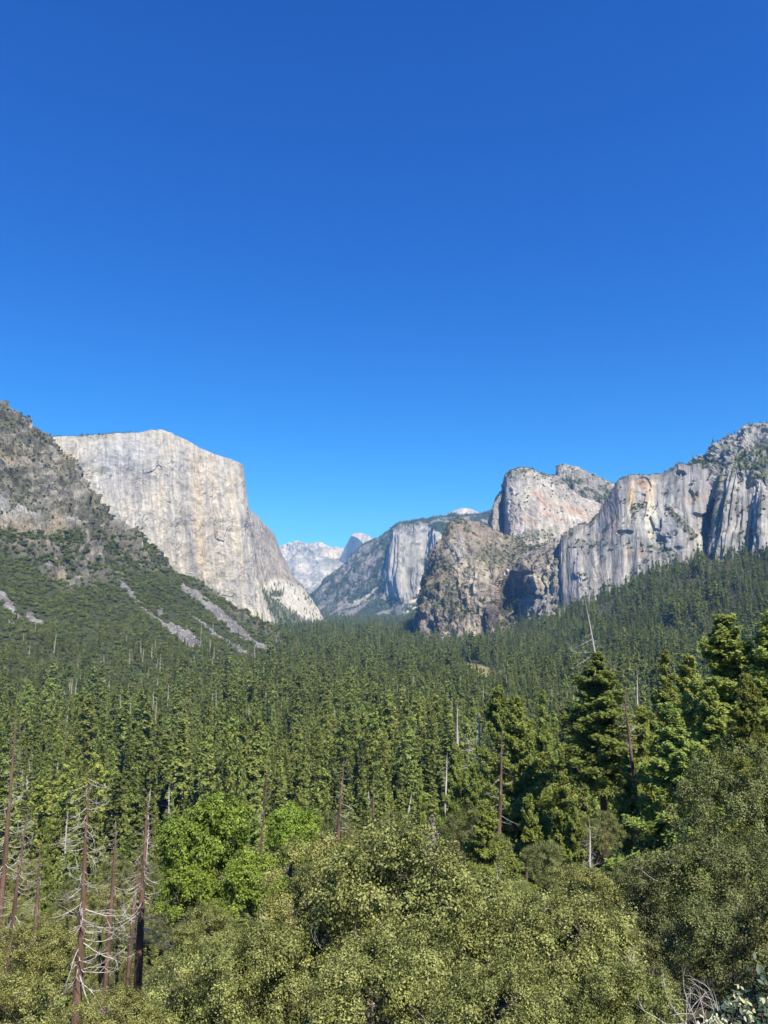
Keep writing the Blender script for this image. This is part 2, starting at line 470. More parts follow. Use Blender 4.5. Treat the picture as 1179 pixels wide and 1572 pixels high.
# ---- the great pale monolith
def capitan():
    def c(px, top, ys, Ys, back=350, dx=0):
        r = [(px + dx, top + 14, Ys[0] + back + 500), (px + dx * 0.5, top + 1.5, Ys[0] + back * 0.5), (px, top, Ys[0])]
        return r + [(x, y, Y) for (x, y), Y in zip(ys, Ys[1:])]
    cols = [
        c(-60, 690, [(-60, 730), (-60, 830), (-60, 920), (-60, 1000)], [3500, 3470, 3430, 3400, 3380]),
        c(70, 671, [(72, 700), (80, 790), (90, 900), (100, 980)], [3600, 3560, 3500, 3480, 3460]),
        c(110, 671, [(112, 700), (120, 790), (130, 900), (140, 990)], [3690, 3640, 3600, 3580, 3550]),
        c(135, 668.5, [(137, 695), (145, 790), (155, 900), (165, 985)], [3760, 3700, 3660, 3640, 3610]),
        c(160, 666.5, [(162, 695), (168, 790), (178, 900), (190, 985)], [3830, 3760, 3710, 3690, 3660]),
        c(205, 664, [(206, 700), (210, 790), (218, 900), (228, 980)], [3940, 3870, 3820, 3790, 3750]),
        c(228, 661, [(230, 700), (234, 790), (242, 900), (252, 980)], [3990, 3930, 3880, 3850, 3810]),
        c(246, 660.5, [(248, 700), (253, 790), (262, 900), (272, 980)], [4030, 3980, 3920, 3890, 3850]),
        c(262, 665, [(264, 705), (268, 790), (278, 900), (290, 980)], [4060, 4000, 3950, 3920, 3880]),
        c(275, 672, [(278, 710), (284, 790), (296, 900), (308, 980)], [4080, 4030, 3980, 3950, 3910]),
        c(292, 681, [(296, 716), (303, 790), (315, 900), (328, 980)], [4120, 4060, 4010, 3980, 3940]),
        c(312, 691, [(315, 722), (322, 800), (335, 900), (348, 980)], [4160, 4110, 4050, 4010, 3970]),
        c(335, 698.5, [(338, 728), (345, 800), (357, 900), (371, 980)], [4210, 4160, 4100, 4050, 4000]),
        c(356, 705.5, [(358, 735), (363, 800), (374, 900), (390, 975)], [4260, 4210, 4140, 4080, 4020], 260, 0),
        c(372, 713, [(374.5, 742), (377, 802), (387, 885), (402, 962)], [4300, 4250, 4180, 4110, 4040], 200, 0),
        c(373.5, 716, [(375.5, 745), (379, 805), (389, 890), (405, 964)], [4420, 4360, 4260, 4180, 4090], 200, -2),
        c(374, 740, [(376, 770), (383, 820), (393, 880), (411, 960)], [4900, 4760, 4560, 4400, 4250], 200, -4),
        c(377, 773, [(380, 800), (388, 840), (400, 890), (424, 958)], [5150, 5020, 4800, 4600, 4420], 200, -3),
        c(392, 790, [(394, 815), (400, 850), (413, 895), (442, 957)], [5280, 5180, 5000, 4800, 4560], 200, -2),
        c(410, 809, [(411, 835), (418, 865), (432, 902), (461, 956)], [5420, 5330, 5150, 4980, 4720], 200, -2),
        c(422, 822, [(425, 845), (433, 875), (450, 912), (476, 957)], [5520, 5450, 5280, 5100, 4850], 200, -2),
        c(433, 852, [(439, 872), (447, 892), (465, 920), (489, 958)], [5600, 5550, 5400, 5200, 5000], 200, -2),
        c(448, 881, [(457, 895), (465, 908), (478, 928), (501, 960)], [5650, 5620, 5500, 5350, 5200], 200, -2),
        c(455, 893, [(470, 905), (478, 918), (488, 935), (505, 964)], [6000, 5900, 5800, 5600, 5450], 300, -2),
        c(440, 905, [(450, 915), (455, 925), (460, 940), (470, 970)], [7000, 7000, 6900, 6800, 6600], 300, 0),
    ]

    def slab(K):
        return ss(-8, 6, K[..., 1] - np.interp(K[..., 0], [400, 422, 440, 470, 505], [905, 888, 895, 905, 940]))

    def disp(W, K):
        top = ss(0, 22, K[..., 1] - np.interp(K[..., 0], [70, 135, 205, 246, 275, 335, 372, 380, 410, 433, 455, 505], [671, 668, 664, 660, 672, 698, 712, 775, 808, 850, 892, 940]))
        d = cliff_disp(W, 66, 11, 31, flute=0.5, block=0.8, fine=0.3, big=1.0)
        d = d + 7 * (1 - np.abs(fbm(colpos(W, 14.0) / np.array([110, 110, 1500]), 3, 0.55, 39)) * 3)
        sl = slab(K) * ss(395, 410, K[..., 0])
        d = d * (1 - 0.5 * sl)
        # big flakes and arches as steps proud of the wall
        for x, y, rx, ry, a in [(262, 815, 16, 60, 5), (338, 812, 8, 22, 8), (200, 800, 26, 18, 6), (322, 735, 12, 26, 4), (350, 870, 16, 60, 5), (228, 716, 9, 10, 7), (243, 722, 6, 8, -7), (140, 750, 20, 30, 5)]:
            b = ss(1.04, 0.92, np.sqrt(((K[..., 0] - x) / rx) ** 2 + ((K[..., 1] - y) / ry) ** 2) + 0.5 * fbm(W / 90, 4, 0.6, x))
            d = d + a * b
        return d * (0.4 + 0.6 * top)

    def paint(W, K, N):
        n1 = fbm(colpos(W) / np.array([70, 70, 420]), 4, 0.55, 41); n2 = fbm(W / 60, 4, 0.6, 42); n3 = fbm(W / 260, 3, 0.5, 43)
        n4 = fbm(colpos(W) / np.array([26, 26, 700]), 3, 0.6, 44)
        c = np.ones(W.shape) * np.array((0.52, 0.475, 0.395))
        c = mixc(c, (0.61, 0.575, 0.495), ss(0.0, 0.6, n3 + 0.4 * n1))
        c = mixc(c, (0.36, 0.345, 0.33), ss(0.05, 0.55, n1 * 0.7 + n2 * 0.45) * 0.75)
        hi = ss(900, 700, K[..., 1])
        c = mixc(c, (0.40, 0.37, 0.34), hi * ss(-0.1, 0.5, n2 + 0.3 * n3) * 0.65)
        # warm and grey water streaks at their own places
        x = K[..., 0] + n2 * 5 - (K[..., 1] - 780) * 0.09
        for x0, w, y0, y1, col, a in [(304, 11, 700, 880, (0.58, 0.44, 0.27), 0.55), (330, 8, 700, 830, (0.60, 0.47, 0.31), 0.5), (287, 7, 690, 900, (0.30, 0.29, 0.29), 0.55), (264, 9, 720, 850, (0.31, 0.30, 0.31), 0.5),
                                      (252, 6, 730, 830, (0.60, 0.48, 0.33), 0.45), (352, 8, 730, 850, (0.60, 0.5, 0.34), 0.4), (366, 5, 720, 900, (0.62, 0.52, 0.37), 0.5), (318, 5, 740, 860, (0.33, 0.32, 0.32), 0.4),
                                      (238, 7, 760, 900, (0.56, 0.47, 0.35), 0.35), (343, 5, 700, 800, (0.36, 0.34, 0.33), 0.4), (275, 4, 760, 900, (0.60, 0.50, 0.36), 0.4)]:
            m = np.exp(-((x - x0) / w) ** 2) * ss(y0 - 20, y0 + 20, K[..., 1]) * ss(y1 + 40, y1 - 40, K[..., 1]) * ss(-0.5, 0.3, n4)
            c = mixc(c, col, m * a * 1.4 * (x0 > 0))
        c = mixc(c, (0.44, 0.45, 0.46), blob(K, 190, 700, 45, 30, 0.5, n2) * 0.6)
        c = mixc(c, (0.42, 0.42, 0.42), blob(K, 165, 730, 18, 30, 0.5, n2) * 0.5)
        c = mixc(c, (0.34, 0.32, 0.31), blob(K, 205, 740, 35, 30, 0.5, n2) * 0.6)
        # right-hand buttress: weaker sun painted in as darker grey, with a pale slab at its foot
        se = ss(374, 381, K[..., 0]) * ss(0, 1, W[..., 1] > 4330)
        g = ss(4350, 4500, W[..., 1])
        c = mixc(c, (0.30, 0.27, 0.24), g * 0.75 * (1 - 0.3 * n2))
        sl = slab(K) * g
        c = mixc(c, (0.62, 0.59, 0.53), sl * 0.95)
        c = c * (1 + 0.24 * n2 + 0.09 * n4)[..., None]
        veg = np.zeros(c.shape[:2])
        veg = np.maximum(veg, ss(0.35, 0.6, N[..., 2]) * ss(-0.1, 0.3, n2) * ss(690, 676, K[..., 1]) * 0.8)
        veg = np.maximum(veg, ss(0.3, 0.6, N[..., 2]) * ss(0.0, 0.3, n2) * 0.3)
        veg = np.maximum(veg, blob(K, 158, 721, 14, 5, 0.3, n2, 0.3))
        base = ss(-6, 6, K[..., 1] - np.interp(K[..., 0], [395, 400, 412, 425, 445, 470, 500], [900, 906, 912, 925, 940, 952, 975]) + n2 * 8) * g
        base = np.maximum(base, blob(K, 426, 911, 10, 6, 0.3, n2, 0.4) * g)
        c = mixc(c, (0.10, 0.115, 0.05), np.maximum(base * 0.9, veg * 0.5))
        return c, np.maximum(veg, base)
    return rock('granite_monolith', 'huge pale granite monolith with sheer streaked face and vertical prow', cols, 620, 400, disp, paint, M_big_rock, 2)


CAP = capitan()


# ---- distant crest, half dome, sentinel ridge
def simple_cols(top, rows, dback=1200):
    """top: [(px, py, Y)], rows: [(dy as fraction to bottom, Y offset)], bottom py list in top[3]."""
    cols = []
    for t in top:
        px, py, Y, pb = t
        r = [(px, py + 8, Y + dback), (px, py, Y)]
        for f, dY in rows:
            r.append((px, py + (pb - py) * f, Y + dY))
        cols.append(r)
    return cols


def clouds_rest():
    top = [(395, 850, 16500, 960), (415, 843, 16500, 960), (430, 838, 16400, 960), (441, 833, 16300, 960), (448, 834, 16200, 960), (455, 829.5, 16100, 960), (465, 832, 16000, 960), (475, 834.5, 15800, 960), (484, 832.5, 15700, 960),
           (492, 833, 15600, 960), (499, 836, 15500, 960), (506, 839, 15400, 960), (514, 840, 15300, 960), (521, 841, 15300, 960), (545, 843, 15400, 960), (600, 846, 15600, 960)]
    cols = simple_cols(top, [(0.12, -300), (0.35, -1100), (0.7, -2500), (1.0, -3800)], 1500)

    def disp(W, K):
        return cliff_disp(W, 330, 32, 51, flute=0.9, block=0.8, fine=0.2, big=1.2, lean=0.7)

    def paint(W, K, N):
        n1 = fbm(W / np.array([260, 260, 800]) + np.stack([W[..., 2] / 500, 0 * W[..., 2], 0 * W[..., 2]], -1), 4, 0.55, 52); n2 = fbm(W / 300, 4, 0.6, 53)
        c = np.ones(W.shape) * np.array((0.38, 0.39, 0.395))
        c = mixc(c, (0.55, 0.55, 0.54), ss(0.0, 0.4, n1))
        c = mixc(c, (0.24, 0.26, 0.25), ss(0.15, 0.5, n2) * 0.6)
        c = mixc(c, (0.16, 0.19, 0.17), blob(K, 512, 862, 12, 9, 0.4, n2) * 0.8)
        c = mixc(c, (0.62, 0.58, 0.52), blob(K, 510, 850, 13, 6, 0.4, n2) * 0.8)
        return c, np.zeros(n1.shape)
    return rock('distant_granite_crest', 'pale hazy granite crest filling the far gap of the valley', cols, 260, 200, disp, paint, M_far_rock, 2)


def half_dome():
    # rows: back of dome, crest, face ... ; left columns wrap the sheer shaded face
    cols = []
    for (ex, ey), (sx, sy), Y in [((517, 868), (517, 867), 14900), ((524, 853), (524, 852), 14750), ((530, 840), (530, 839), 14650), ((536, 829), (536, 828), 14520), ((540, 822.5), (540, 820.5), 14400),
                                  ((545, 823.5), (545, 818.6), 14230), ((550, 827), (551, 817.8), 14030), ((555, 832), (558, 818.4), 13830), ((560, 839), (565, 821.5), 13620), ((563, 847), (572, 827), 13500), ((567, 858), (580, 835), 13450), ((572, 872), (592, 850), 13450)]:
        cols.append([(sx + 4, sy + 6, Y + 1500), (sx, sy, Y + 420), ((sx * .6 + ex * .4), sy * .6 + ey * .4 - 0.6, Y + 230), (ex, ey, Y), (ex + (5 if ex > 540 else 1), ey + 25, Y - 60), (ex + (9 if ex > 540 else 1), 960, Y - 900)])

    def disp(W, K):
        return cliff_disp(W, 180, 16, 61, flute=0.3, block=0.5, fine=0.3, big=0.5) * 0.25

    def paint(W, K, N):
        n1 = fbm(colpos(W) / np.array([90, 90, 700]), 4, 0.55, 62)
        n2 = fbm(W / 180, 4, 0.6, 63)
        c = np.ones(W.shape) * np.array((0.52, 0.51, 0.49))
        c = mixc(c, (0.30, 0.31, 0.33), ss(0.0, 0.5, n1) * 0.6)
        c = mixc(c, (0.17, 0.2, 0.17), ss(846, 872, K[..., 1]) * ss(-0.3, 0.3, n2) * 0.8)
        return c, np.zeros(n1.shape)
    return rock('granite_dome_with_sheer_face', 'distant half rounded granite dome, its sheer side in shade', cols, 200, 160, disp, paint, M_far_rock, 1)


def sentinel_ridge():
    def c(px, py, Y, rows, back=700):
        return [(px, py + 10, Y + back), (px, py, Y)] + rows
    cols = [
        c(462, 918, 9600, [(462, 921, 9400), (462, 926, 9200), (462, 935, 8900), (462, 945, 8500), (462, 965, 8000)]),
        c(475, 913, 9400, [(475, 919, 9200), (476, 926, 9000), (477, 935, 8800), (478, 943, 8400), (478, 965, 7800)]),
        c(487, 900, 9300, [(487, 911, 9000), (488, 922, 8800), (489, 932, 8600), (490, 942, 8200), (490, 965, 7700)]),
        c(499, 887, 9200, [(500, 902, 8900), (500, 917, 8700), (501, 930, 8500), (502, 941, 8100), (502, 965, 7600)]),
        c(516, 873, 9100, [(517, 893, 8700), (517, 911, 8500), (518, 927, 8350), (519, 941, 7900), (520, 965, 7400)]),
        c(536, 860, 9000, [(537, 885, 8500), (537, 906, 8300), (538, 924, 8150), (540, 940, 7700), (540, 965, 7200)]),
        c(563, 838, 8900, [(564, 866, 8400), (564, 896, 8100), (565, 918, 7900), (566, 938, 7500), (566, 965, 7100)]),
        c(578, 827, 8850, [(578, 855, 8350), (577, 888, 8050), (576, 914, 7850), (578, 938, 7450), (580, 965, 7050)]),
        c(591, 819, 8800, [(591, 838, 8300), (588, 870, 8050), (584, 903, 7800), (588, 936, 7400), (592, 965, 7000)]),
        c(601, 812.5, 8700, [(600, 826, 8350), (594, 860, 8100), (590, 893, 7800), (598, 934, 7400), (602, 965, 7000)]),
        c(608, 810, 8500, [(605, 818, 7930), (601, 850, 7810), (598, 890, 7680), (606, 925, 7350), (612, 962, 6900)]),
        c(616, 806, 8500, [(613, 818, 7850), (612, 850, 7730), (611, 890, 7350), (615, 920, 7250), (622, 962, 6850)]),
        c(631, 802, 8500, [(630, 818, 8130), (628, 850, 7880), (627, 888, 7680), (630, 916, 7280), (636, 962, 6850)]),
        c(645, 798, 8500, [(644, 815, 8230), (642, 848, 7980), (641, 880, 7780), (644, 906, 7350), (650, 962, 6850)]),
        c(658, 795, 8600, [(657, 812, 8330), (655, 846, 8080), (653, 875, 7850), (657, 905, 7400), (664, 962, 6850)]),
        c(672, 792, 8700, [(672, 812, 8000), (670, 842, 7600), (670, 870, 7300), (672, 905, 7050), (678, 962, 6750)]),
        c(686, 789, 8900, [(686, 806, 8200), (686, 835, 7700), (686, 870, 7300), (688, 905, 7000), (692, 962, 6700)]),
        c(700, 787, 9000, [(700, 802, 8300), (700, 835, 7800), (700, 870, 7400), (702, 905, 7000), (706, 962, 6700)]),
        c(715, 787.5, 9000, [(715, 802, 8300), (715, 835, 7800), (715, 870, 7400), (717, 905, 7000), (720, 962, 6700)]),
        c(735, 786, 8900, [(735, 802, 8300), (735, 835, 7800), (735, 870, 7400), (735, 905, 7000), (738, 962, 6700)]),
        c(752, 784, 8800, [(752, 802, 8300), (752, 835, 7800), (752, 870, 7400), (752, 905, 7000), (755, 962, 6700)]),
        c(800, 780, 8700, [(800, 802, 8300), (800, 835, 7800), (800, 870, 7400), (800, 905, 7000), (800, 962, 6700)]),
    ]

    def wall(K):
        x, y = K[..., 0], K[..., 1]
        yt = np.interp(x, [596, 606, 612, 625, 650, 670, 690], [850, 812, 812, 808, 806, 815, 830])
        yb = np.interp(x, [580, 600, 625, 645, 660, 690], [905, 915, 925, 905, 925, 945])
        return ss(-3, 4, y - yt) * ss(5, -5, y - yb) * ss(586, 600, x)

    def disp(W, K):
        w = wall(K)
        d = cliff_disp(W, 95, 26, 71, za=2.5, flute=1.0, block=0.5, fine=0.3, big=0.5)
        e = cliff_disp(W, 150, 40, 75, flute=0.2, block=0.7, fine=0.3, big=1.0)
        low = ss(945, 925, K[..., 1])
        return (d * w + e * (1 - w) * 0.9) * low

    def paint(W, K, N):
        n1 = fbm(colpos(W) / np.array([110, 110, 600]), 4, 0.55, 72); n2 = fbm(W / 130, 4, 0.6, 73); n3 = fbm(W / 400, 3, 0.5, 74)
        w = wall(K)
        x, y = K[..., 0], K[..., 1]
        forest = np.ones(W.shape) * np.array((0.060, 0.085, 0.042))
        c = mixc(forest, (0.27, 0.25, 0.235), ss(-0.1, 0.3, n2 + 0.25 * n3 - 0.2))
        for a in [(518, 885, 26, 16), (545, 875, 30, 14), (500, 920, 26, 16), (560, 850, 16, 12), (535, 895, 30, 12)]:
            c = mixc(c, (0.27, 0.25, 0.24), blob(K, *a, 0.5, n2, 0.9) * 0.6)
        c = mixc(c, np.array((0.40, 0.395, 0.385)), w * 0.97)
        c = mixc(c, (0.22, 0.215, 0.21), w * ss(-0.05, 0.4, n1) * 0.55)
        c = mixc(c, (0.09, 0.11, 0.075), w * ss(0.3, 0.6, n2) * 0.7)
        for pts, ww in [([(587, 893), (578, 902), (562, 915), (548, 926)], 1.5), ([(560, 905), (545, 925), (540, 935)], 1.2), ([(645, 905), (640, 915), (632, 925), (628, 936)], [2, 2.5, 3, 2]), ([(655, 862), (650, 845), (642, 838)], 1.0), ([(668, 920), (650, 930), (625, 940)], 1.2)]:
            c = mixc(c, (0.55, 0.52, 0.45), seg_dist(K + np.stack([n2, n1], -1), pts, ww) * 0.85)
        c = mixc(c, (0.075, 0.105, 0.035), blob(K, 590, 896, 10, 5, 0.4, n2) * 0.6)
        c = mixc(c, (0.40, 0.40, 0.40), blob(K, 700, 800, 50, 9, 0.5, n2, 0.9) * ss(0, 0.3, n2) * 0.6)
        veg = (1 - w) * ss(0.1, -0.15, n2) + 0.0
        return c, np.clip(veg, 0, 1)
    return rock('forested_valley_ridge', 'hazy forested ridge with a grey granite tower beyond the narrowing valley', cols, 420, 230, disp, paint, M_far_rock, 1)


def sentinel_dome():
    th = np.linspace(0, PI, 40)
    cols = []
    for px in np.linspace(680, 750, 15):
        h = 12.5 * max(0.0, 1 - abs((px - 713) / 33.0) ** 1.7)
        y = 793 - h
        cols.append([(px, 800, 10400), (px, y + 1, 9900), (px, y, 9600), (px, y + (802 - y) * 0.4, 9350), (px, 804, 9150)])
    def disp(W, K):
        return cliff_disp(W, 120, 10, 81, flute=0.2, block=0.5, fine=0.4, big=0.7)
    def paint(W, K, N):
        n2 = fbm(W / 60, 4, 0.6, 83)
        c = np.ones(W.shape) * np.array((0.46, 0.45, 0.43))
        c = mixc(c, (0.25, 0.26, 0.22), ss(0.25, 0.5, n2) * 0.7 * ss(782, 792, K[..., 1]))
        return c, np.zeros(n2.shape)
    return rock('bare_granite_dome', 'small bare white granite cap on the skyline behind the forested ridge', cols, 110, 50, disp, paint, M_far_rock, 1)


REST = clouds_rest(); HALF = half_dome(); RIDGE = sentinel_ridge(); DOME = sentinel_dome()


# ---- the right-hand walls
def brown_rock():
    """Lower brown buttress with the waterfall recess."""
    def c(top, rows, back=500, bdy=8):
        px, py, Y = top
        return [(px, py + bdy + 10, Y + back * 2), (px, py + bdy * .3, Y + back * .5), top] + rows
    cols = [
        c((690, 850, 4100), [(685, 870, 4000), (680, 890, 3900), (672, 915, 3700), (665, 940, 3550), (660, 985, 3400)]),
        c((668, 843, 3600), [(660, 862, 3500), (655, 885, 3400), (651, 905, 3250), (647, 935, 3150), (643, 980, 3050)]),
        c((681, 830, 3200), [(672, 848, 3080), (664, 872, 3000), (658, 900, 2900), (652, 935, 2820), (648, 985, 2740)]),
        c((685, 813, 3180), [(680, 832, 3030), (676, 860, 2930), (672, 895, 2820), (668, 935, 2740), (664, 990, 2660)]),
        c((692, 801, 3170), [(690, 822, 3000), (690, 850, 2900), (690, 890, 2790), (688, 935, 2700), (685, 990, 2620)]),
        c((704, 797, 3160), [(706, 822, 2990), (708, 848, 2880), (708, 890, 2770), (706, 935, 2680), (704, 992, 2600)]),
        c((722, 800, 3160), [(722, 822, 2990), (724, 848, 2870), (724, 890, 2750), (722, 935, 2660), (722, 994, 2580)]),
        c((742, 805, 3180), [(741, 824, 3030), (740, 855, 2870), (740, 890, 2740), (738, 935, 2650), (738, 996, 2570)]),
        c((755, 812, 3200), [(753, 832, 3080), (752, 870, 2880), (750, 895, 2750), (749, 935, 2660), (748, 994, 2570)]),
        c((764, 818, 3200), [(763, 845, 2995), (761, 878, 2815), (757, 900, 2705), (755, 935, 2615), (756, 985, 2515)]),
        c((772, 822, 3220), [(770, 850, 3035), (768, 877, 2895), (764, 900, 2895), (762, 935, 2795), (766, 978, 2615)]),
        c((783, 825, 3240), [(780, 852, 3055), (779, 877, 2925), (776, 900, 2935), (774, 930, 2865), (778, 972, 2655)]),
        c((790, 828, 3240), [(788, 848, 3035), (789, 868, 2915), (786, 898, 2915), (786, 925, 2835), (790, 965, 2645)]),
        c((797, 830, 3200), [(796, 848, 3020), (796, 866, 2930), (795, 893, 2900), (794, 920, 2840), (800, 962, 2720)]),
        c((812, 838, 3100), [(812, 850, 2890), (812, 866, 2740), (813, 890, 2700), (812, 918, 2660), (816, 965, 2580)]),
        c((824, 836, 3020), [(824, 848, 2800), (825, 866, 2680), (825, 892, 2640), (824, 918, 2590), (828, 966, 2510)]),
        c((838, 834, 2990), [(838, 848, 2720), (840, 866, 2620), (840, 892, 2580), (840, 918, 2530), (842, 962, 2460)]),
        c((852, 832, 2940), [(852, 848, 2680), (854, 866, 2580), (856, 892, 2530), (858, 918, 2480), (860, 955, 2420)]),
        c((870, 826, 2920), [(870, 846, 2680), (874, 866, 2580), (878, 892, 2540), (880, 918, 2490), (882, 950, 2440)]),
    ]

    def disp(W, K):
        top = ss(0, 26, K[..., 1] - np.interp(K[..., 0], [650, 690, 740, 770, 800, 860], [850, 800, 830, 855, 845, 835]))
        d = cliff_disp(W, 48, 15, 91, flute=0.8, block=0.8, fine=0.4, big=0.9)
        e = cliff_disp(W, 40, 12, 95, flute=0.1, block=0.8, fine=0.4, big=1.0)
        # diagonal corner systems on the brown face
        q = (K[..., 0] + (K[..., 1] - 850) * -0.45 + 9 * fbm(W / 130, 2, 0.5, 99)) / 17
        d = d + 14 * np.abs((q - np.floor(q)) - 0.5) * ss(760, 735, K[..., 0])
        for x, y, rx, ry, a in [(818, 885, 6, 12, -34), (800, 905, 8, 16, -26), (828, 900, 7, 14, 20), (806, 872, 8, 9, 16)]:
            d = d + a * ss(1.1, 0.85, np.sqrt(((K[..., 0] - x) / rx) ** 2 + ((K[..., 1] - y) / ry) ** 2) + 0.2 * fbm(W / 60, 3, 0.5, x))
        return d * top + e * (1 - top)

    def paint(W, K, N):
        n1 = fbm(W / np.array([40, 40, 300]), 4, 0.55, 92); n2 = fbm(W / 40, 4, 0.6, 93); n3 = fbm(W / 150, 3, 0.5, 94)
        c = np.ones(W.shape) * np.array((0.34, 0.29, 0.235))
        c = mixc(c, (0.46, 0.40, 0.32), ss(0.0, 0.5, n3 + 0.4 * n1))
        c = mixc(c, (0.22, 0.19, 0.165), ss(0.05, 0.5, n1) * 0.8)
        x, y = K[..., 0], K[..., 1]
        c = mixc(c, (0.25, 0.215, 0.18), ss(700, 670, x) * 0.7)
        c = mixc(c, (0.33, 0.27, 0.215), blob(K, 715, 815, 45, 20, 0.5, n2) * 0.7)
        for a in [(735, 880, 12, 26), (748, 880, 9, 18), (710, 860, 10, 20), (725, 965, 14, 10), (724, 905, 8, 26)]:
            c = mixc(c, (0.52, 0.455, 0.35), blob(K, *a, 0.5, n2) * 0.75)
        c = mixc(c, (0.35, 0.345, 0.345), blob(K, 700, 850, 14, 18, 0.5, n2) * 0.5)
        # recess shade painted dark, with the wet rust stain of the fall
        c = mixc(c, (0.10, 0.075, 0.065), seg_dist(K + np.stack([n2, n1], -1) * 2, [(772, 880), (776, 910), (777, 940)], [5, 9, 10]) * 0.85)
        c = mixc(c, (0.10, 0.075, 0.07), seg_dist(K + np.stack([n2, n1], -1) * 2, [(764, 925), (752, 955), (742, 975)], [6, 8, 7]) * 0.7)
        c = mixc(c, (0.75, 0.75, 0.75), seg_dist(K, [(779, 876), (776, 882)], [3, 1.5]) * 0.8)
        right = ss(800, 812, x)
        c = mixc(c, (0.36, 0.35, 0.345), right * ss(0.0, 0.4, n1 + 0.2) * 0.7)
        c = mixc(c, (0.47, 0.41, 0.30), right * blob(K, 842, 895, 16, 26, 0.5, n2) * 0.8)
        c = mixc(c, (0.36, 0.34, 0.32), right * blob(K, 830, 935, 24, 22, 0.5, n2) * 0.8)
        c = c * (1 + 0.2 * n2)[..., None]
        veg = ss(0.3, 0.6, N[..., 2]) * ss(-0.05, 0.3, n2) * 0.9
        for a in [(762, 858, 20, 16), (800, 832, 24, 12), (745, 850, 14, 14), (690, 905, 26, 16), (690, 930, 20, 14), (700, 945, 14, 10), (684, 870, 14, 22), (722, 940, 16, 6), (790, 932, 14, 18), (800, 915, 10, 12), (770, 965, 14, 8), (690, 820, 8, 20), (665, 900, 12, 14), (700, 797, 14, 3)]:
            veg = np.maximum(veg, blob(K, *a, 0.4, n2, 0.7) * 0.85)
        c = mixc(c, (0.10, 0.105, 0.045), veg * 0.65)
        return c, veg
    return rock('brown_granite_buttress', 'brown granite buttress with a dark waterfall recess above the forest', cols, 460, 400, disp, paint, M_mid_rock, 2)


def cathedral_rock():
    def c(top, rows, back=450):
        px, py, Y = top
        return [(px, py + 16, Y + back * 2), (px, py + 2, Y + back * .5), top] + rows
    cols = [
        c((775, 800, 4300), [(770, 810, 4200), (765, 820, 4100), (765, 835, 4000), (765, 850, 3900)]),
        c((757, 786, 3800), [(752, 793, 3760), (748, 801, 3720), (747, 812, 3650), (747, 850, 3600)]),
        c((763, 764, 3700), [(759, 775, 3640), (756, 790, 3580), (755, 805, 3520), (756, 850, 3450)]),
        c((771, 753, 3720), [(769, 765, 3640), (767, 785, 3580), (766, 805, 3520), (767, 850, 3420)]),
        c((774, 742, 3800), [(773, 762, 3720), (772, 785, 3660), (772, 806, 3600), (775, 850, 3420)]),
        c((776, 731, 3700), [(777, 752, 3540), (778, 780, 3480), (779, 808, 3430), (782, 850, 3340)]),
        c((785, 722, 3680), [(786, 750, 3500), (787, 780, 3430), (788, 810, 3380), (790, 850, 3310)]),
        c((798, 718, 3680), [(799, 748, 3500), (800, 780, 3410), (801, 815, 3350), (803, 850, 3290)]),
        c((813, 719, 3690), [(815, 750, 3500), (817, 785, 3410), (818, 818, 3340), (820, 850, 3280)]),
        c((829, 726, 3720), [(833, 755, 3530), (838, 788, 3430), (840, 820, 3350), (843, 850, 3290)]),
        c((841, 731, 3750), [(850, 760, 3570), (858, 790, 3460), (862, 820, 3370), (865, 850, 3300)]),
        c((854, 733, 3800), [(870, 765, 3620), (880, 792, 3500), (885, 818, 3400), (888, 850, 3320)]),
        c((872, 748, 3820), [(892, 772, 3660), (902, 795, 3530), (907, 815, 3430), (910, 850, 3350)]),
        c((893, 763, 3840), [(910, 780, 3700), (920, 798, 3570), (926, 815, 3460), (930, 850, 3380)]),
        c((925, 775, 3860), [(940, 788, 3740), (948, 800, 3620), (952, 815, 3500), (955, 850, 3400)]),
    ]

    def disp(W, K):
        return cliff_disp(W, 52, 9, 101, flute=0.5, block=0.7, fine=0.4, big=0.9, lean=0.25)

    def paint(W, K, N):
        n1 = fbm(colpos(W) / np.array([50, 50, 260]), 4, 0.55, 102); n2 = fbm(W / 45, 4, 0.6, 103); n3 = fbm(W / 170, 3, 0.5, 104)
        c = np.ones(W.shape) * np.array((0.46, 0.42, 0.38))
        c = mixc(c, (0.54, 0.50, 0.45), ss(0.0, 0.5, n3 + 0.4 * n2))
        c = mixc(c, (0.33, 0.31, 0.295), ss(0.1, 0.5, n1) * 0.7)
        x, y = K[..., 0], K[..., 1]
        c = mixc(c, (0.27, 0.25, 0.235), ss(776, 764, x) * 0.8)  # shadow on the left flank painted into the tint
        c = mixc(c, (0.33, 0.31, 0.29), blob(K, 795, 735, 24, 18, 0.5, n2) * 0.6)
        for a in [(820, 757, 9, 6), (838, 770, 12, 6), (878, 782, 16, 5), (845, 788, 14, 6), (868, 800, 10, 5), (895, 790, 10, 6), (812, 800, 8, 5)]:
            c = mixc(c, (0.50, 0.33, 0.235), blob(K + np.stack([K[..., 1] * 0, -(K[..., 0] - a[0]) * 0.35], -1), *a, 0.7, n2, 0.9) * 0.5)
        c = c * (1 + 0.18 * n2)[..., None]
        veg = ss(0.35, 0.65, N[..., 2]) * ss(0, 0.3, n2) * 0.6
        for a in [(790, 725, 16, 7), (835, 730, 18, 4), (800, 722, 20, 3), (862, 740, 14, 4), (800, 828, 34, 8), (830, 822, 26, 8), (855, 830, 20, 6)]:
            veg = np.maximum(veg, blob(K, *a, 0.4, n2, 0.7) * 0.8)
        c = mixc(c, (0.10, 0.11, 0.05), veg * 0.6)
        return c, veg
    return rock('pale_cathedral_rock', 'pale rounded granite rock with orange patches above the brown buttress', cols, 360, 240, disp, paint, M_mid_rock, 2)


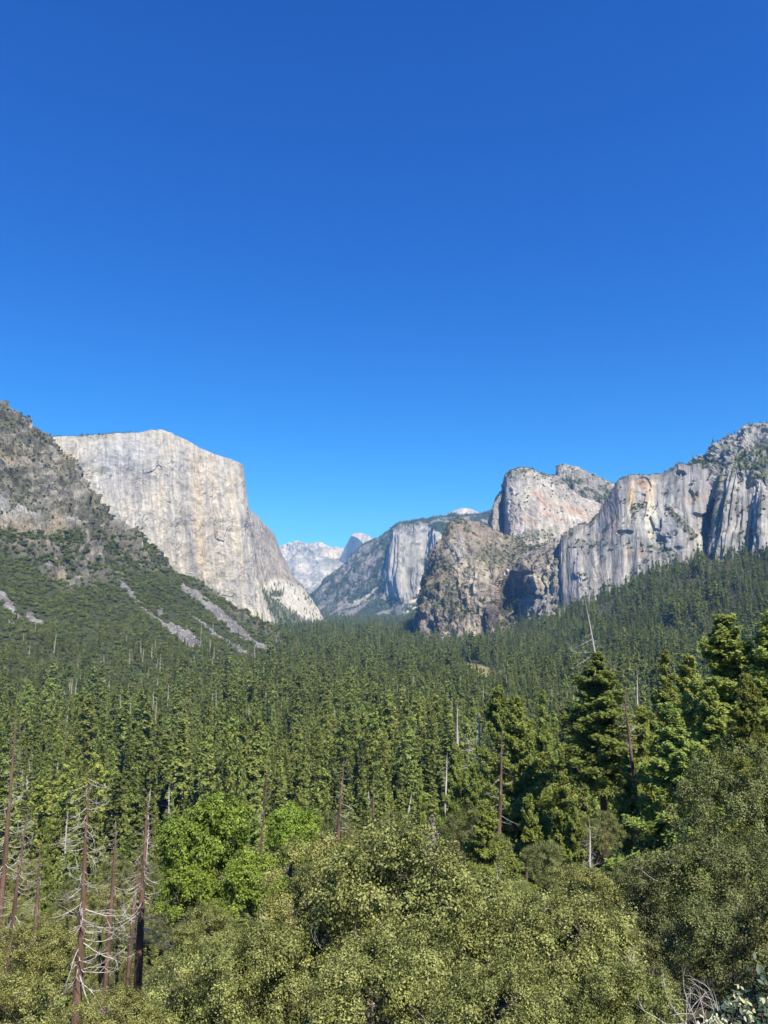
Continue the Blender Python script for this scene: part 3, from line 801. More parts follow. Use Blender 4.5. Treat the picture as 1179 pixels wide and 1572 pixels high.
def back_block():
    def c(top, rows, back=350):
        px, py, Y = top
        return [(px, py + 14, Y + back * 2), (px, py + 1, Y + back * .5), top] + rows
    cols = [
        c((862, 716, 5000), [(860, 725, 4900), (858, 735, 4800), (858, 780, 4700)]),
        c((854, 717, 4500), [(854, 724, 4460), (853, 733, 4440), (850, 790, 4350)]),
        c((857, 714, 4420), [(857, 722, 4350), (858, 734, 4300), (858, 790, 4200)]),
        c((868, 713.5, 4400), [(869, 722, 4330), (870, 738, 4250), (870, 800, 4100)]),
        c((885, 718, 4380), [(886, 727, 4280), (886, 745, 4180), (888, 800, 4050)]),
        c((900, 725, 4360), [(901, 735, 4250), (902, 755, 4130), (905, 800, 4000)]),
        c((915, 731, 4340), [(916, 742, 4220), (918, 762, 4100), (920, 800, 3980)]),
        c((930, 737, 4330), [(930, 750, 4200), (932, 768, 4080), (935, 800, 3960)]),
        c((943, 741, 4320), [(944, 755, 4190), (946, 772, 4070), (950, 800, 3950)]),
        c((975, 748, 4320), [(975, 760, 4190), (975, 775, 4070), (980, 800, 3950)]),
    ]

    def disp(W, K):
        return cliff_disp(W, 42, 13, 111, flute=0.3, block=0.9, fine=0.5, big=0.8)

    def paint(W, K, N):
        n2 = fbm(W / 40, 4, 0.6, 113); n3 = fbm(W / 120, 3, 0.5, 114)
        c = np.ones(W.shape) * np.array((0.34, 0.315, 0.28))
        c = mixc(c, (0.45, 0.42, 0.37), ss(0, 0.5, n3))
        c = mixc(c, (0.25, 0.24, 0.24), ss(862, 856, K[..., 0]))  # left face, turned from the sun, shaded by a darker tint
        veg = ss(0.5, 0.7, N[..., 2]) * ss(0, 0.3, n2) * 0.7
        veg = np.maximum(veg, ss(-4, 8, K[..., 1] - np.interp(K[..., 0], [855, 870, 900, 945], [732, 726, 738, 750])) * ss(-0.25, 0.15, n2 + 0.2 * n3))
        c = mixc(c, (0.09, 0.105, 0.042), veg * 0.8)
        return c, veg
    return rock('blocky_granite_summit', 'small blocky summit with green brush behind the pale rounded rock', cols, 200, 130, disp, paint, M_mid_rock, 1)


def leaning_wall():
    def c(top, rows, back=350, bdy=10):
        px, py, Y = top
        return [(px, py + bdy + 14, Y + back * 2), (px, py + bdy * .15, Y + back * .4), top] + rows
    cols = [
        c((862, 834, 2900), [(858, 850, 2800), (856, 880, 2700), (854, 910, 2600), (852, 960, 2500)]),
        c((861, 829, 2640), [(860, 850, 2590), (859, 880, 2540), (858, 915, 2500), (858, 960, 2460)]),
        c((866, 822, 2620), [(866, 848, 2560), (866, 880, 2500), (866, 918, 2450), (866, 960, 2400)]),
        c((876, 814, 2620), [(876, 845, 2530), (877, 880, 2460), (878, 918, 2400), (878, 960, 2350)]),
        c((890, 807, 2620), [(890, 842, 2520), (891, 880, 2430), (892, 915, 2370), (893, 955, 2320)]),
        c((905, 802, 2610), [(906, 838, 2490), (907, 878, 2400), (908, 912, 2340), (909, 950, 2290)]),
        c((918, 789, 2600), [(920, 835, 2470), (922, 875, 2380), (923, 908, 2320), (924, 945, 2270)]),
        c((935, 763, 2590), [(938, 815, 2450), (940, 865, 2370), (941, 900, 2300), (942, 940, 2250)]),
        c((948, 739, 2580), [(951, 800, 2430), (953, 850, 2360), (954, 893, 2280), (955, 935, 2230)]),
        c((966, 729, 2570), [(968, 790, 2410), (970, 845, 2330), (971, 888, 2260), (972, 930, 2210)]),
        c((981, 729, 2560), [(984, 785, 2390), (986, 838, 2310), (988, 880, 2240), (990, 925, 2190)]),
        c((996, 728, 2550), [(999, 783, 2380), (1001, 835, 2290), (1003, 872, 2220), (1005, 918, 2170)]),
        c((1014, 727, 2540), [(1016, 780, 2380), (1018, 830, 2280), (1020, 862, 2210), (1022, 910, 2160)]),
        c((1032, 719, 2520), [(1033, 775, 2370), (1034, 822, 2270), (1036, 855, 2200), (1038, 905, 2150)]),
        c((1042, 711, 2500), [(1044, 770, 2360), (1045, 820, 2260), (1047, 850, 2190), (1048, 900, 2140)]),
        c((1057, 714, 2480), [(1058, 770, 2350), (1059, 815, 2270), (1060, 848, 2200), (1062, 895, 2140)]),
        c((1072, 714, 2460), [(1072, 768, 2360), (1072, 812, 2300), (1073, 848, 2230), (1075, 895, 2150)]),
        c((1088, 714, 2460), [(1086, 768, 2390), (1085, 812, 2340), (1086, 850, 2260), (1088, 895, 2150)]),
        c((1110, 718, 2500), [(1108, 770, 2430), (1106, 812, 2380), (1106, 850, 2300), (1108, 895, 2200)]),
        c((1150, 725, 2500), [(1150, 770, 2430), (1150, 812, 2380), (1150, 850, 2300), (1150, 895, 2200)]),
    ]

    def disp(W, K):
        d = cliff_disp(W, 60, 6, 121, za=2.5, flute=0.6, block=0.7, fine=0.3, big=0.9)
        for x, y, rx, ry, a in [(1044, 727, 8, 5, -18), (960, 818, 13, 4, -9), (1020, 800, 22, 28, 12), (1075, 765, 14, 26, 14), (985, 745, 12, 14, -8), (900, 870, 16, 40, 7), (1040, 812, 26, 30, 10), (978, 780, 12, 30, -8)]:
            d = d + a * ss(1.1, 0.85, np.sqrt(((K[..., 0] - x) / rx) ** 2 + ((K[..., 1] - y) / ry) ** 2) + 0.45 * fbm(W / 50, 4, 0.6, x))
        return d

    def paint(W, K, N):
        n1 = fbm(colpos(W) / np.array([36, 36, 400]), 4, 0.55, 122); n2 = fbm(W / 40, 4, 0.6, 123); n3 = fbm(W / 170, 3, 0.5, 124)
        x, y = K[..., 0], K[..., 1]
        c = np.ones(W.shape) * np.array((0.39, 0.375, 0.355))
        c = mixc(c, (0.51, 0.475, 0.41), ss(0.0, 0.5, n3 + 0.4 * n1))
        c = mixc(c, (0.27, 0.265, 0.27), ss(0.0, 0.5, n1) * 0.75)
        st = ss(-0.6, 0.2, n1)
        for a, col, k in [((968, 765, 7, 34), (0.60, 0.44, 0.24), 1.0), ((996, 755, 9, 28), (0.58, 0.43, 0.25), .9), ((984, 738, 8, 8), (0.36, 0.18, 0.11), .9), ((946, 800, 9, 26), (0.42, 0.30, 0.20), .8),
                          ((1062, 768, 16, 7), (0.46, 0.31, 0.21), .6), ((985, 848, 7, 8), (0.58, 0.35, 0.24), .8), ((965, 845, 6, 12), (0.56, 0.36, 0.25), .5), ((975, 805, 30, 32), (0.62, 0.59, 0.49), .7), ((998, 800, 8, 34), (0.64, 0.60, 0.47), .8),
                          ((930, 885, 20, 14), (0.55, 0.49, 0.39), .7), ((925, 905, 30, 14), (0.56, 0.52, 0.44), .8), ((945, 775, 22, 30), (0.29, 0.285, 0.285), .7), ((900, 850, 30, 34), (0.31, 0.305, 0.305), .6), ((860, 870, 9, 40), (0.56, 0.50, 0.37), .8), ((896, 840, 3, 40), (0.58, 0.5, 0.35), .8), ((850, 895, 12, 30), (0.55, 0.50, 0.40), .6),
                          ((1060, 745, 26, 22), (0.29, 0.285, 0.29), .6), ((1085, 770, 14, 40), (0.28, 0.27, 0.27), .7), ((1030, 818, 20, 26), (0.33, 0.325, 0.33), .7), ((872, 855, 5, 40), (0.29, 0.28, 0.28), .7), ((1020, 780, 14, 20), (0.5, 0.48, 0.44), .5), ((930, 825, 26, 6), (0.55, 0.48, 0.36), .6), ((960, 840, 22, 8), (0.58, 0.55, 0.47), .7)]:
            c = mixc(c, col, blob(K, *a, 0.6, n1, 0.7) * k * (0.4 + 0.6 * st))
        c = c * (1 + 0.16 * n2)[..., None]
        rim = ss(14, 3, y - np.interp(x, [861, 890, 918, 948, 966, 1014, 1042, 1110], [829, 807, 789, 739, 729, 727, 711, 716]) + n2 * 5)
        c = mixc(c, (0.22, 0.205, 0.19), rim * 0.75)
        veg = ss(0.35, 0.6, N[..., 2]) * ss(0.0, 0.3, n2) * 0.6
        veg = np.maximum(veg, rim * ss(0.0, 0.35, n2) * ss(960, 990, x))
        m = seg_dist(K + np.stack([n2, n1], -1) * 3, [(1025, 786), (1040, 800), (1050, 812), (1062, 826)], [3, 6, 6, 5])
        veg = np.maximum(veg, m)
        veg = np.maximum(veg, seg_dist(K + np.stack([n2, n1], -1) * 2, [(996, 836), (1010, 842), (1022, 846)], 3))
        veg = np.maximum(veg, ss(1070, 1085, x) * ss(-0.2, 0.3, n2) * 0.8)
        c = mixc(c, (0.09, 0.10, 0.05), veg * 0.65)
        return c, veg
    return rock('streaked_granite_wall', 'broad grey and ochre streaked granite wall above the forested slope', cols, 560, 440, disp, paint, M_mid_rock, 2)


def right_buttress():
    def c(top, rows, back=260, bdy=10):
        px, py, Y = top
        return [(px, py - 4, Y + back * 2), (px, py - 1, Y + back * .6), top] + rows
    cols = [
        c((1130, 722, 2630), [(1120, 760, 2580), (1112, 800, 2560), (1106, 840, 2530), (1102, 900, 2480)]),
        c((1110, 720, 2500), [(1104, 755, 2460), (1098, 800, 2430), (1092, 845, 2380), (1088, 900, 2330)]),
        c((1112, 720, 2380), [(1103, 755, 2300), (1094, 800, 2260), (1086, 845, 2210), (1081, 905, 2160)]),
        c((1122, 720, 2340), [(1116, 755, 2240), (1108, 800, 2190), (1101, 845, 2130), (1096, 905, 2070)]),
        c((1133, 724, 2320), [(1130, 755, 2210), (1124, 800, 2150), (1118, 845, 2090), (1114, 905, 2030)]),
        c((1146, 728, 2300), [(1144, 760, 2190), (1140, 800, 2130), (1135, 845, 2060), (1130, 905, 2000)]),
        c((1159, 733, 2280), [(1158, 765, 2180), (1156, 802, 2120), (1152, 845, 2040), (1150, 900, 1970)]),
        c((1170, 739, 2210), [(1170, 768, 2100), (1170, 802, 2040), (1168, 845, 1950), (1168, 895, 1880)]),
        c((1182, 746, 2210), [(1182, 772, 2090), (1183, 802, 2030), (1184, 842, 1940), (1186, 890, 1860)]),
        c((1230, 760, 2020), [(1230, 785, 1910), (1232, 812, 1850), (1234, 842, 1760), (1236, 880, 1680)]),
        c((1400, 780, 1990), [(1400, 800, 1890), (1400, 820, 1830), (1400, 842, 1740), (1400, 880, 1640)]),
        c((1700, 800, 1940), [(1700, 810, 1890), (1700, 820, 1830), (1700, 842, 1740), (1700, 880, 1540)]),
    ]

    def disp(W, K):
        d = cliff_disp(W, 34, 6, 131, za=4, flute=0.6, block=0.6, fine=0.4, big=0.6)
        d = d + 6 * (1 - np.abs(fbm(colpos(W, 7.0) / np.array([22, 22, 700]), 2, 0.5, 139)) * 3)
        return d

    def paint(W, K, N):
        n1 = fbm(colpos(W) / np.array([22, 22, 300]), 4, 0.6, 132); n2 = fbm(W / 32, 4, 0.6, 133); n3 = fbm(W / 120, 3, 0.5, 134)
        x, y = K[..., 0], K[..., 1]
        c = np.ones(W.shape) * np.array((0.39, 0.375, 0.35))
        c = mixc(c, (0.55, 0.52, 0.45), ss(-0.1, 0.35, n1))
        c = mixc(c, (0.24, 0.235, 0.235), ss(0.0, 0.4, n3 + 0.5 * n1) * 0.7)
        c = mixc(c, (0.27, 0.26, 0.25), ss(748, 728, y) * 0.7)
        c = mixc(c, (0.26, 0.25, 0.23), ss(835, 855, y + n2 * 10) * 0.6)
        veg = ss(0.3, 0.55, N[..., 2]) * ss(-0.1, 0.3, n2) * 0.7
        veg = np.maximum(veg, ss(830, 855, y + n2 * 14) * ss(-0.1, 0.3, n2) * 0.8)
        veg = np.maximum(veg, blob(K, 1104, 770, 8, 50, 0.5, n2, 0.9) * 0.7)
        veg = np.maximum(veg, ss(1122, 1108, x) * ss(-0.1, 0.3, n2) * 0.7)
        c = mixc(c, (0.09, 0.095, 0.05), veg * 0.6)
        return c, veg
    return rock('fluted_granite_buttress', 'fluted pale granite buttress standing out of the forest below the high peak', cols, 380, 330, disp, paint, M_mid_rock, 2)


def high_peak():
    def c(top, rows, back=350):
        px, py, Y = top
        return [(px, py + 16, Y + back * 2), (px, py + 2, Y + back * .5), top] + rows
    cols = [
        c((1045, 722, 2900), [(1045, 730, 2800), (1045, 745, 2700), (1045, 780, 2600)]),
        c((1068, 713, 2700), [(1068, 718, 2650), (1068, 728, 2560), (1068, 770, 2500)]),
        c((1080, 707, 2620), [(1080, 714, 2570), (1080, 726, 2470), (1080, 770, 2400)]),
        c((1090, 701, 2600), [(1090, 711, 2540), (1091, 726, 2430), (1092, 770, 2360)]),
        c((1100, 687, 2590), [(1101, 703, 2500), (1103, 724, 2390), (1105, 770, 2320)]),
        c((1111, 678, 2580), [(1112, 698, 2470), (1114, 722, 2350), (1116, 770, 2300)]),
        c((1123, 669, 2570), [(1124, 692, 2440), (1126, 720, 2320), (1128, 770, 2260)]),
        c((1133, 668, 2560), [(1134, 692, 2420), (1137, 720, 2300), (1140, 770, 2240)]),
        c((1139, 659, 2550), [(1141, 690, 2400), (1145, 722, 2280), (1150, 770, 2220)]),
        c((1147, 656, 2540), [(1150, 688, 2380), (1156, 725, 2260), (1162, 770, 2200)]),
        c((1159, 657, 2530), [(1163, 690, 2370), (1170, 730, 2230), (1175, 775, 2180)]),
        c((1179, 655, 2520), [(1182, 692, 2360), (1185, 738, 2200), (1190, 780, 2160)]),
        c((1230, 640, 2500), [(1230, 685, 2360), (1232, 740, 2200), (1236, 790, 2120)]),
        c((1400, 600, 2500), [(1400, 680, 2360), (1402, 760, 2200), (1406, 810, 2100)]),
        c((1700, 600, 2500), [(1700, 680, 2360), (1702, 760, 2200), (1706, 820, 2100)]),
    ]

    def disp(W, K):
        t = ss(0, 14, K[..., 1] - 655)
        return cliff_disp(W, 34, 15, 141, flute=0.5, block=1.0, fine=0.5, big=0.8)

    def paint(W, K, N):
        n1 = fbm(W / np.array([30, 30, 140]), 4, 0.55, 142); n2 = fbm(W / 32, 4, 0.6, 143); n3 = fbm(W / 100, 3, 0.5, 144)
        x, y = K[..., 0], K[..., 1]
        c = np.ones(W.shape) * np.array((0.36, 0.345, 0.32))
        c = mixc(c, (0.48, 0.455, 0.40), ss(0, 0.4, n2))
        c = mixc(c, (0.24, 0.23, 0.23), ss(0.1, 0.5, n1) * 0.7)
        veg = ss(0.5, 0.7, N[..., 2]) * ss(0, 0.3, n2) * 0.7
        for a in [(1140, 703, 14, 14), (1160, 715, 18, 14), (1170, 700, 12, 16), (1130, 715, 16, 6), (1090, 712, 18, 4), (1175, 735, 14, 8), (1165, 690, 10, 10)]:
            veg = np.maximum(veg, blob(K, *a, 0.4, n2, 0.7) * 0.9)
        c = mixc(c, (0.11, 0.14, 0.04), veg * 0.85)
        return c, veg
    return rock('craggy_high_peak', 'craggy peak with a grassy ledge at the upper edge of the valley wall', cols, 300, 190, disp, paint, M_mid_rock, 1)


BROWN_R = brown_rock(); CATH = cathedral_rock(); BLOCK = back_block(); LEAN = leaning_wall(); BUTT = right_buttress(); PEAK = high_peak()

# ------------------------------------------------------------------ ground
TY = np.array([-400, 0, 3, 8, 15, 28, 40, 60, 85, 120, 160, 220, 330, 500, 700, 900, 1200, 1500, 1800, 2200, 2600, 3200, 6000, 9000, 19800.])
TS = np.array([-2, -.8, -.3, 0.05, .16, .24, .36, .46, .54, .8, 2.])
base = np.interp(TY, [-400, 0, 3, 8, 15, 28, 40, 60, 85, 120, 160, 220, 330, 500, 700, 900, 1200, 1500, 19800],
                 [60, -1.65, -3.2, -8, -14, -20, -27, -39, -51, -66, -82, -100, -122, -136, -144, -148, -149, -150, -150])
TZ = np.repeat(base[:, None], len(TS), 1)
bump = np.interp(TY, [15, 50, 90, 160, 260, 400], [0, 9, 17, 16, 8, 0])
TZ += bump[:, None] * np.interp(TS, [0.15, 0.4], [0, 1])[None, :]
TZ += -np.interp(TY, [60, 120, 220, 330, 450], [0, 5, 8, 5, 0])[:, None] * np.interp(TS, [-0.1, 0.1], [1, 0])[None, :]
ROWS = {900: [-148, -148, -148, -148, -148, -146, -140, -129, -116, -60, 40], 1200: [-149, -149, -149, -149, -149, -147, -130, -100, -72, 15, 160], 1500: [-150, -150, -150, -150, -150, -143, -103, -45, 4, 120, 300],
        1800: [-150, -150, -150, -150, -148, -128, -42, 36, 96, 230, 450], 2200: [-150, -150, -150, -150, -139, -78, 82, 150, 200, 360, 600], 2600: [-150, -150, -150, -150, -124, -28, 115, 190, 260, 450, 700],
        3200: [-150, -150, -150, -150, -100, -20, 100, 200, 300, 500, 800], 6000: [-150, -150, -150, -150, -60, 0, 100, 200, 300, 500, 800], 9000: [-150] * 11, 19800: [-150] * 11, 700: [-144, -144, -144, -144, -144, -144, -142, -136, -130, -100, -40]}
for k, v in ROWS.items():
    TZ[list(TY).index(k)] = v


def ground_z(X, Y):
    X = np.asarray(X, float); Y = np.asarray(Y, float)
    s = np.clip(X / np.maximum(Y, 20), -2, 1.999)
    iy = np.clip(np.searchsorted(TY, Y, 'right') - 1, 0, len(TY) - 2)
    ix = np.clip(np.searchsorted(TS, s, 'right') - 1, 0, len(TS) - 2)
    fy = np.clip((Y - TY[iy]) / (TY[iy + 1] - TY[iy]), 0, 1); fx = (s - TS[ix]) / (TS[ix + 1] - TS[ix])
    z = (TZ[iy, ix] * (1 - fx) + TZ[iy, ix + 1] * fx) * (1 - fy) + (TZ[iy + 1, ix] * (1 - fx) + TZ[iy + 1, ix + 1] * fx) * fy
    p = np.stack([X, Y, 0 * X], -1)
    r = np.maximum(np.abs(Y), np.abs(X))
    return z + fbm(p / 40, 3, 0.5, 151) * np.clip(r / 150, 0, 1) * 3.5 + fbm(p / 230, 2, 0.5, 152) * np.clip(r / 1500, 0, 1) * 10


th = np.linspace(-PI, PI, 421)
rr = np.concatenate([[0.01], np.geomspace(1.5, 19700, 230)])
TH, RR = np.meshgrid(th, rr, indexing='ij')
GX, GY = RR * np.sin(TH), RR * np.cos(TH)
GZ = ground_z(GX, GY)
GP = np.stack([GX, GY, GZ], -1)
gn = fbm(GP / 25, 4, 0.55, 153)
gc = np.ones(GP.shape) * np.array((0.085, 0.075, 0.045))
gc = mixc(gc, (0.13, 0.12, 0.065), ss(0, 0.5, gn))
MEAD = np.array([205.0, 1560.0])


def meadow(X, Y):
    return ss(1.2, 0.8, np.sqrt(((X - MEAD[0]) / 42) ** 2 + ((Y - MEAD[1]) / 210) ** 2))


gc = mixc(gc, (0.34, 0.30, 0.13), meadow(GX, GY))
link('ground', new_mesh('ground', GP, grid_faces(*TH.shape), M_ground, True, {'tint': gc.reshape(-1, 3)}), kind='structure', label='forest floor falling from the lookout to the flat valley')


# ------------------------------------------------------------------ plants: mesh makers
def tris(c, d, s, L, w, jit=None):
    """Triangles centred at c along direction d, with side vector s."""
    L = np.asarray(L)[..., None]; w = np.asarray(w)[..., None]
    a = c - d * L * 0.5
    b = c + d * L * 0.5 + s * w * 0.5
    e = c + d * L * 0.5 - s * w * 0.5
    return np.stack([a, b, e], 1).reshape(-1, 3)


def unit(v):
    return v / (np.linalg.norm(v, axis=-1, keepdims=True) + 1e-9)


def conifer_crown(name, mat, seed, H=30.0, R=4.6, nb=90, tpb=30, ts=0.8, k=2, base=0.12, shape='fir', gap=0.0, up=0.0):
    r = np.random.default_rng(seed)
    h = np.sort(r.random(nb)) ** 0.95
    if shape == 'fir':
        prof = (1 - h) ** 0.85 * 0.96 + 0.04
    elif shape == 'pine':
        prof = np.minimum(1, (1.03 - h) * 2.1) ** 0.75 * (0.72 + 0.28 * (1 - h)) + 0.03
    else:
        prof = np.minimum(1.0, (1.02 - h) * 1.55) ** 0.9 + 0.03
    az = np.cumsum(np.full(nb, 2.39996)) + r.normal(0, 0.5, nb)
    lump = 1 + 0.28 * fbm(np.stack([np.cos(az) * 1.2, np.sin(az) * 1.2, h * 9], 1), 2, 0.5, seed)
    L = R * prof * r.uniform(0.5, 1.1, nb) * lump
    if gap > 0:
        L *= np.where(r.random(nb) < gap, 0.35, 1)
    el = np.interp(h, [0, 0.5, 1], [-0.32, -0.02 + up, 0.75]) + r.normal(0, 0.22, nb)
    z0 = (base + (1 - base) * h) * H
    t = r.random((nb, tpb)) ** 0.62
    keep = r.random((nb, tpb)) < np.clip((L / R)[:, None] * 1.15 + 0.18, 0, 1)
    Lt = L[:, None] * t
    w = (0.26 * np.sin(PI * np.clip(t, 0.02, 0.98) ** 0.8) + 0.04) * L[:, None]
    lat = r.uniform(-1, 1, t.shape) * w
    dz = r.normal(0, 0.07, t.shape) * L[:, None] + r.normal(0, 0.12, t.shape) + 0.16 * L[:, None] * t ** 2.4 * (1.0 if shape != 'fir' else 0.2)
    dx, dy = np.cos(az)[:, None], np.sin(az)[:, None]
    rad = Lt * np.cos(el)[:, None]
    c = np.stack([dx * rad - dy * lat, dy * rad + dx * lat, z0[:, None] + Lt * np.sin(el)[:, None] + dz - np.abs(lat) * 0.18], -1)
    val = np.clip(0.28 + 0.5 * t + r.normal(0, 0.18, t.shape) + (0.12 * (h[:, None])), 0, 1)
    c, val = c[keep], val[keep]
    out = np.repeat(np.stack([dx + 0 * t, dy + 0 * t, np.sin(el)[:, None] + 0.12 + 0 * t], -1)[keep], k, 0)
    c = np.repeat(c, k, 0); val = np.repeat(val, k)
    n = len(c)
    c = c + r.normal(0, ts * 0.22, (n, 3))
    nrm = unit(unit(out) * 0.5 + np.array([0, 0, 0.5]) + r.normal(0, 0.5, (n, 3)))
    d = out * 0.9 + r.normal(0, 0.7, (n, 3))
    d = unit(d - nrm * (d * nrm).sum(-1, keepdims=True))
    s = unit(np.cross(d, nrm))
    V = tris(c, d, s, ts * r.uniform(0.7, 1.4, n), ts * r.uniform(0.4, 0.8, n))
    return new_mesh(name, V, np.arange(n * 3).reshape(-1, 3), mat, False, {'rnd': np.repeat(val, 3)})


def tube(pts, rad, sides):
    pts = np.asarray(pts, float); n = len(pts)
    t = unit(np.gradient(pts, axis=0))
    ref = np.array([0.0, 1.0, 0.0]) if abs(t[0][1]) < 0.8 else np.array([1.0, 0, 0])
    u = unit(np.cross(t, ref)); v = np.cross(t, u)
    a = np.linspace(0, 2 * PI, sides, endpoint=False)
    V = pts[:, None] + (u[:, None] * np.cos(a)[None, :, None] + v[:, None] * np.sin(a)[None, :, None]) * np.asarray(rad)[:, None, None]
    F = []
    for i in range(n - 1):
        for j in range(sides):
            k = (j + 1) % sides
            F.append((i * sides + j, i * sides + k, (i + 1) * sides + k, (i + 1) * sides + j))
    return V.reshape(-1, 3), F


def join(parts):
    V, F, o = [], [], 0
    for v, f in parts:
        V.append(v); F += [tuple(i + o for i in q) for q in f]; o += len(v)
    return np.concatenate(V), np.array(F)


def trunk_mesh(name, mat, seed, H=30.0, r0=0.45, sides=7, bend=0.25, n=9, top=0.98):
    r = np.random.default_rng(seed)
    z = np.linspace(-2.0, H * top, n)
    x = np.cumsum(r.normal(0, bend, n)) * 0.5; y = np.cumsum(r.normal(0, bend, n)) * 0.5
    x -= x[1]; y -= y[1]
    rad = r0 * np.clip(1 - z / H, 0.03, 1) ** 0.8
    rad[0] *= 1.25
    V, F = tube(np.stack([x, y, z], 1), rad, sides)
    return new_mesh(name, V, np.array(F), mat, sides > 5)


def branch_mesh(name, mat, seed, L=3.0, r0=0.05, up=0.5, twigs=3, sides=4):
    """Bare branch that leaves the trunk drooping and curls upward, with side twigs. Grows along +X."""
    r = np.random.default_rng(seed)
    parts = []

    def limb(o, ang, pitch, L, r0, lv):
        n = 7
        t = np.linspace(0, 1, n)
        a = ang + np.cumsum(r.normal(0, 0.16, n))
        p = pitch + up * t * 1.7 + np.cumsum(r.normal(0, 0.10, n))
        st = np.stack([np.cos(a) * np.cos(p), np.sin(a) * np.cos(p), np.sin(p)], 1) * L / (n - 1)
        pts = o + np.concatenate([[np.zeros(3)], np.cumsum(st[:-1], 0)])
        parts.append(tube(pts, r0 * (1 - t * 0.8), sides))
        if lv < 2:
            for _ in range(twigs if lv == 0 else 2):
                i = r.integers(2, n - 1)
                limb(pts[i], a[i] + r.choice([-1, 1]) * r.uniform(0.4, 1.0), p[i] + r.normal(0, 0.25), L * r.uniform(0.25, 0.5), r0 * 0.5, lv + 1)
    limb(np.zeros(3), 0.0, -0.45, L, r0, 0)
    V, F = join(parts)
    return new_mesh(name, V, F, mat, False)


def snag_far_mesh(name, mat, seed, H=24.0, nbr=30, bl=1.8):
    r = np.random.default_rng(seed)
    z = np.linspace(0, H, 6)
    parts = [tube(np.stack([r.normal(0, .12, 6), r.normal(0, .12, 6), z], 1), 0.46 * (1 - z / H * 0.88), 5)]
    for _ in range(nbr):
        h = r.uniform(0.22, 0.98); a = r.uniform(0, 2 * PI); L = bl * (1.15 - h) * r.uniform(0.4, 1.3)
        e = r.uniform(-0.4, 0.5)
        p0 = np.array([0, 0, h * H]); d = np.array([math.cos(a), math.sin(a), math.sin(e)])
        pts = np.array([p0, p0 + d * L * .5, p0 + d * L + [0, 0, 0.2 * L]])
        parts.append(tube(pts, [0.09, 0.07, 0.03], 3))
    V, F = [], []
    tri = []
    o = 0
    for v, f in parts:
        V.append(v); tri += [[i + o for i in q] for q in f]; o += len(v)
    return new_mesh(name, np.concatenate(V), np.array(tri), mat, False)


def broadleaf_crown(name, mat, seed, R=6.0, nl=60, nc=22, nleaf=26, leaf=0.085, squash=0.72, lob=(0.16, 0.3), under=-0.35):
    """Round crown of lobes > twig clumps > small leaves (two triangles each)."""
    r = np.random.default_rng(seed)
    ns = 7
    sc_ = unit(r.normal(0, 1, (ns, 3)) + [0, 0, 0.3]) * np.array([1, 1, squash]) * r.uniform(0.32, 0.55, (ns, 1)) * R
    sc_ = np.concatenate([[[0, 0, 0.1 * R]], sc_]); sr = np.concatenate([[0.55], r.uniform(0.34, 0.52, ns)]) * R
    w_ = sr ** 2 / (sr ** 2).sum()
    j = r.choice(ns + 1, nl * 4, p=w_)
    d = unit(r.normal(0, 1, (nl * 4, 3)))
    q = sc_[j] + d * (sr[j] * r.uniform(0.78, 1.02, nl * 4))[:, None] * np.array([1, 1, 0.9])
    dist = np.linalg.norm(q[:, None] - sc_[None], axis=-1) / sr[None]
    k_ = (dist.min(1) > 0.74) & (q[:, 2] > under * R)
    d, q = d[k_][:nl], q[k_][:nl]
    nl = len(q)
    lc = q
    lr = r.uniform(*lob, nl) * R
    d2 = unit(r.normal(0, 1, (nl, nc, 3)) + d[:, None] * 0.7 + np.array([0, 0, 0.3]))
    cc = lc[:, None] + d2 * lr[:, None, None] * r.uniform(0.75, 1.1, (nl, nc, 1))
    cr = r.uniform(0.03, 0.075, (nl, nc)) * R
    cc = cc.reshape(-1, 3); cr = cr.reshape(-1); dd = d2.reshape(-1, 3)
    n = len(cc)
    p = cc[:, None] + r.normal(0, 1, (n, nleaf, 3)) * cr[:, None, None] * 0.62
    outw = unit(dd[:, None] + r.normal(0, 0.42, (n, nleaf, 3)) + np.array([0, 0, 0.3]))
    val = np.clip(0.45 + 0.2 * r.normal(0, 1, (n, 1)) + 0.25 * r.normal(0, 1, (n, nleaf)), 0, 1).reshape(-1)
    p = p.reshape(-1, 3); nrm = outw.reshape(-1, 3)
    m = len(p)
    a = unit(np.cross(nrm, r.normal(0, 1, (m, 3)))); b = np.cross(nrm, a)
    L = (leaf * r.uniform(0.7, 1.35, m))[:, None]
    V = np.stack([p - a * L * .55, p + b * L * .32, p + a * L * .55, p - b * L * .32], 1).reshape(-1, 3)
    return new_mesh(name, V, np.arange(m * 4).reshape(-1, 4), mat, False, {'rnd': np.repeat(val, 4)})


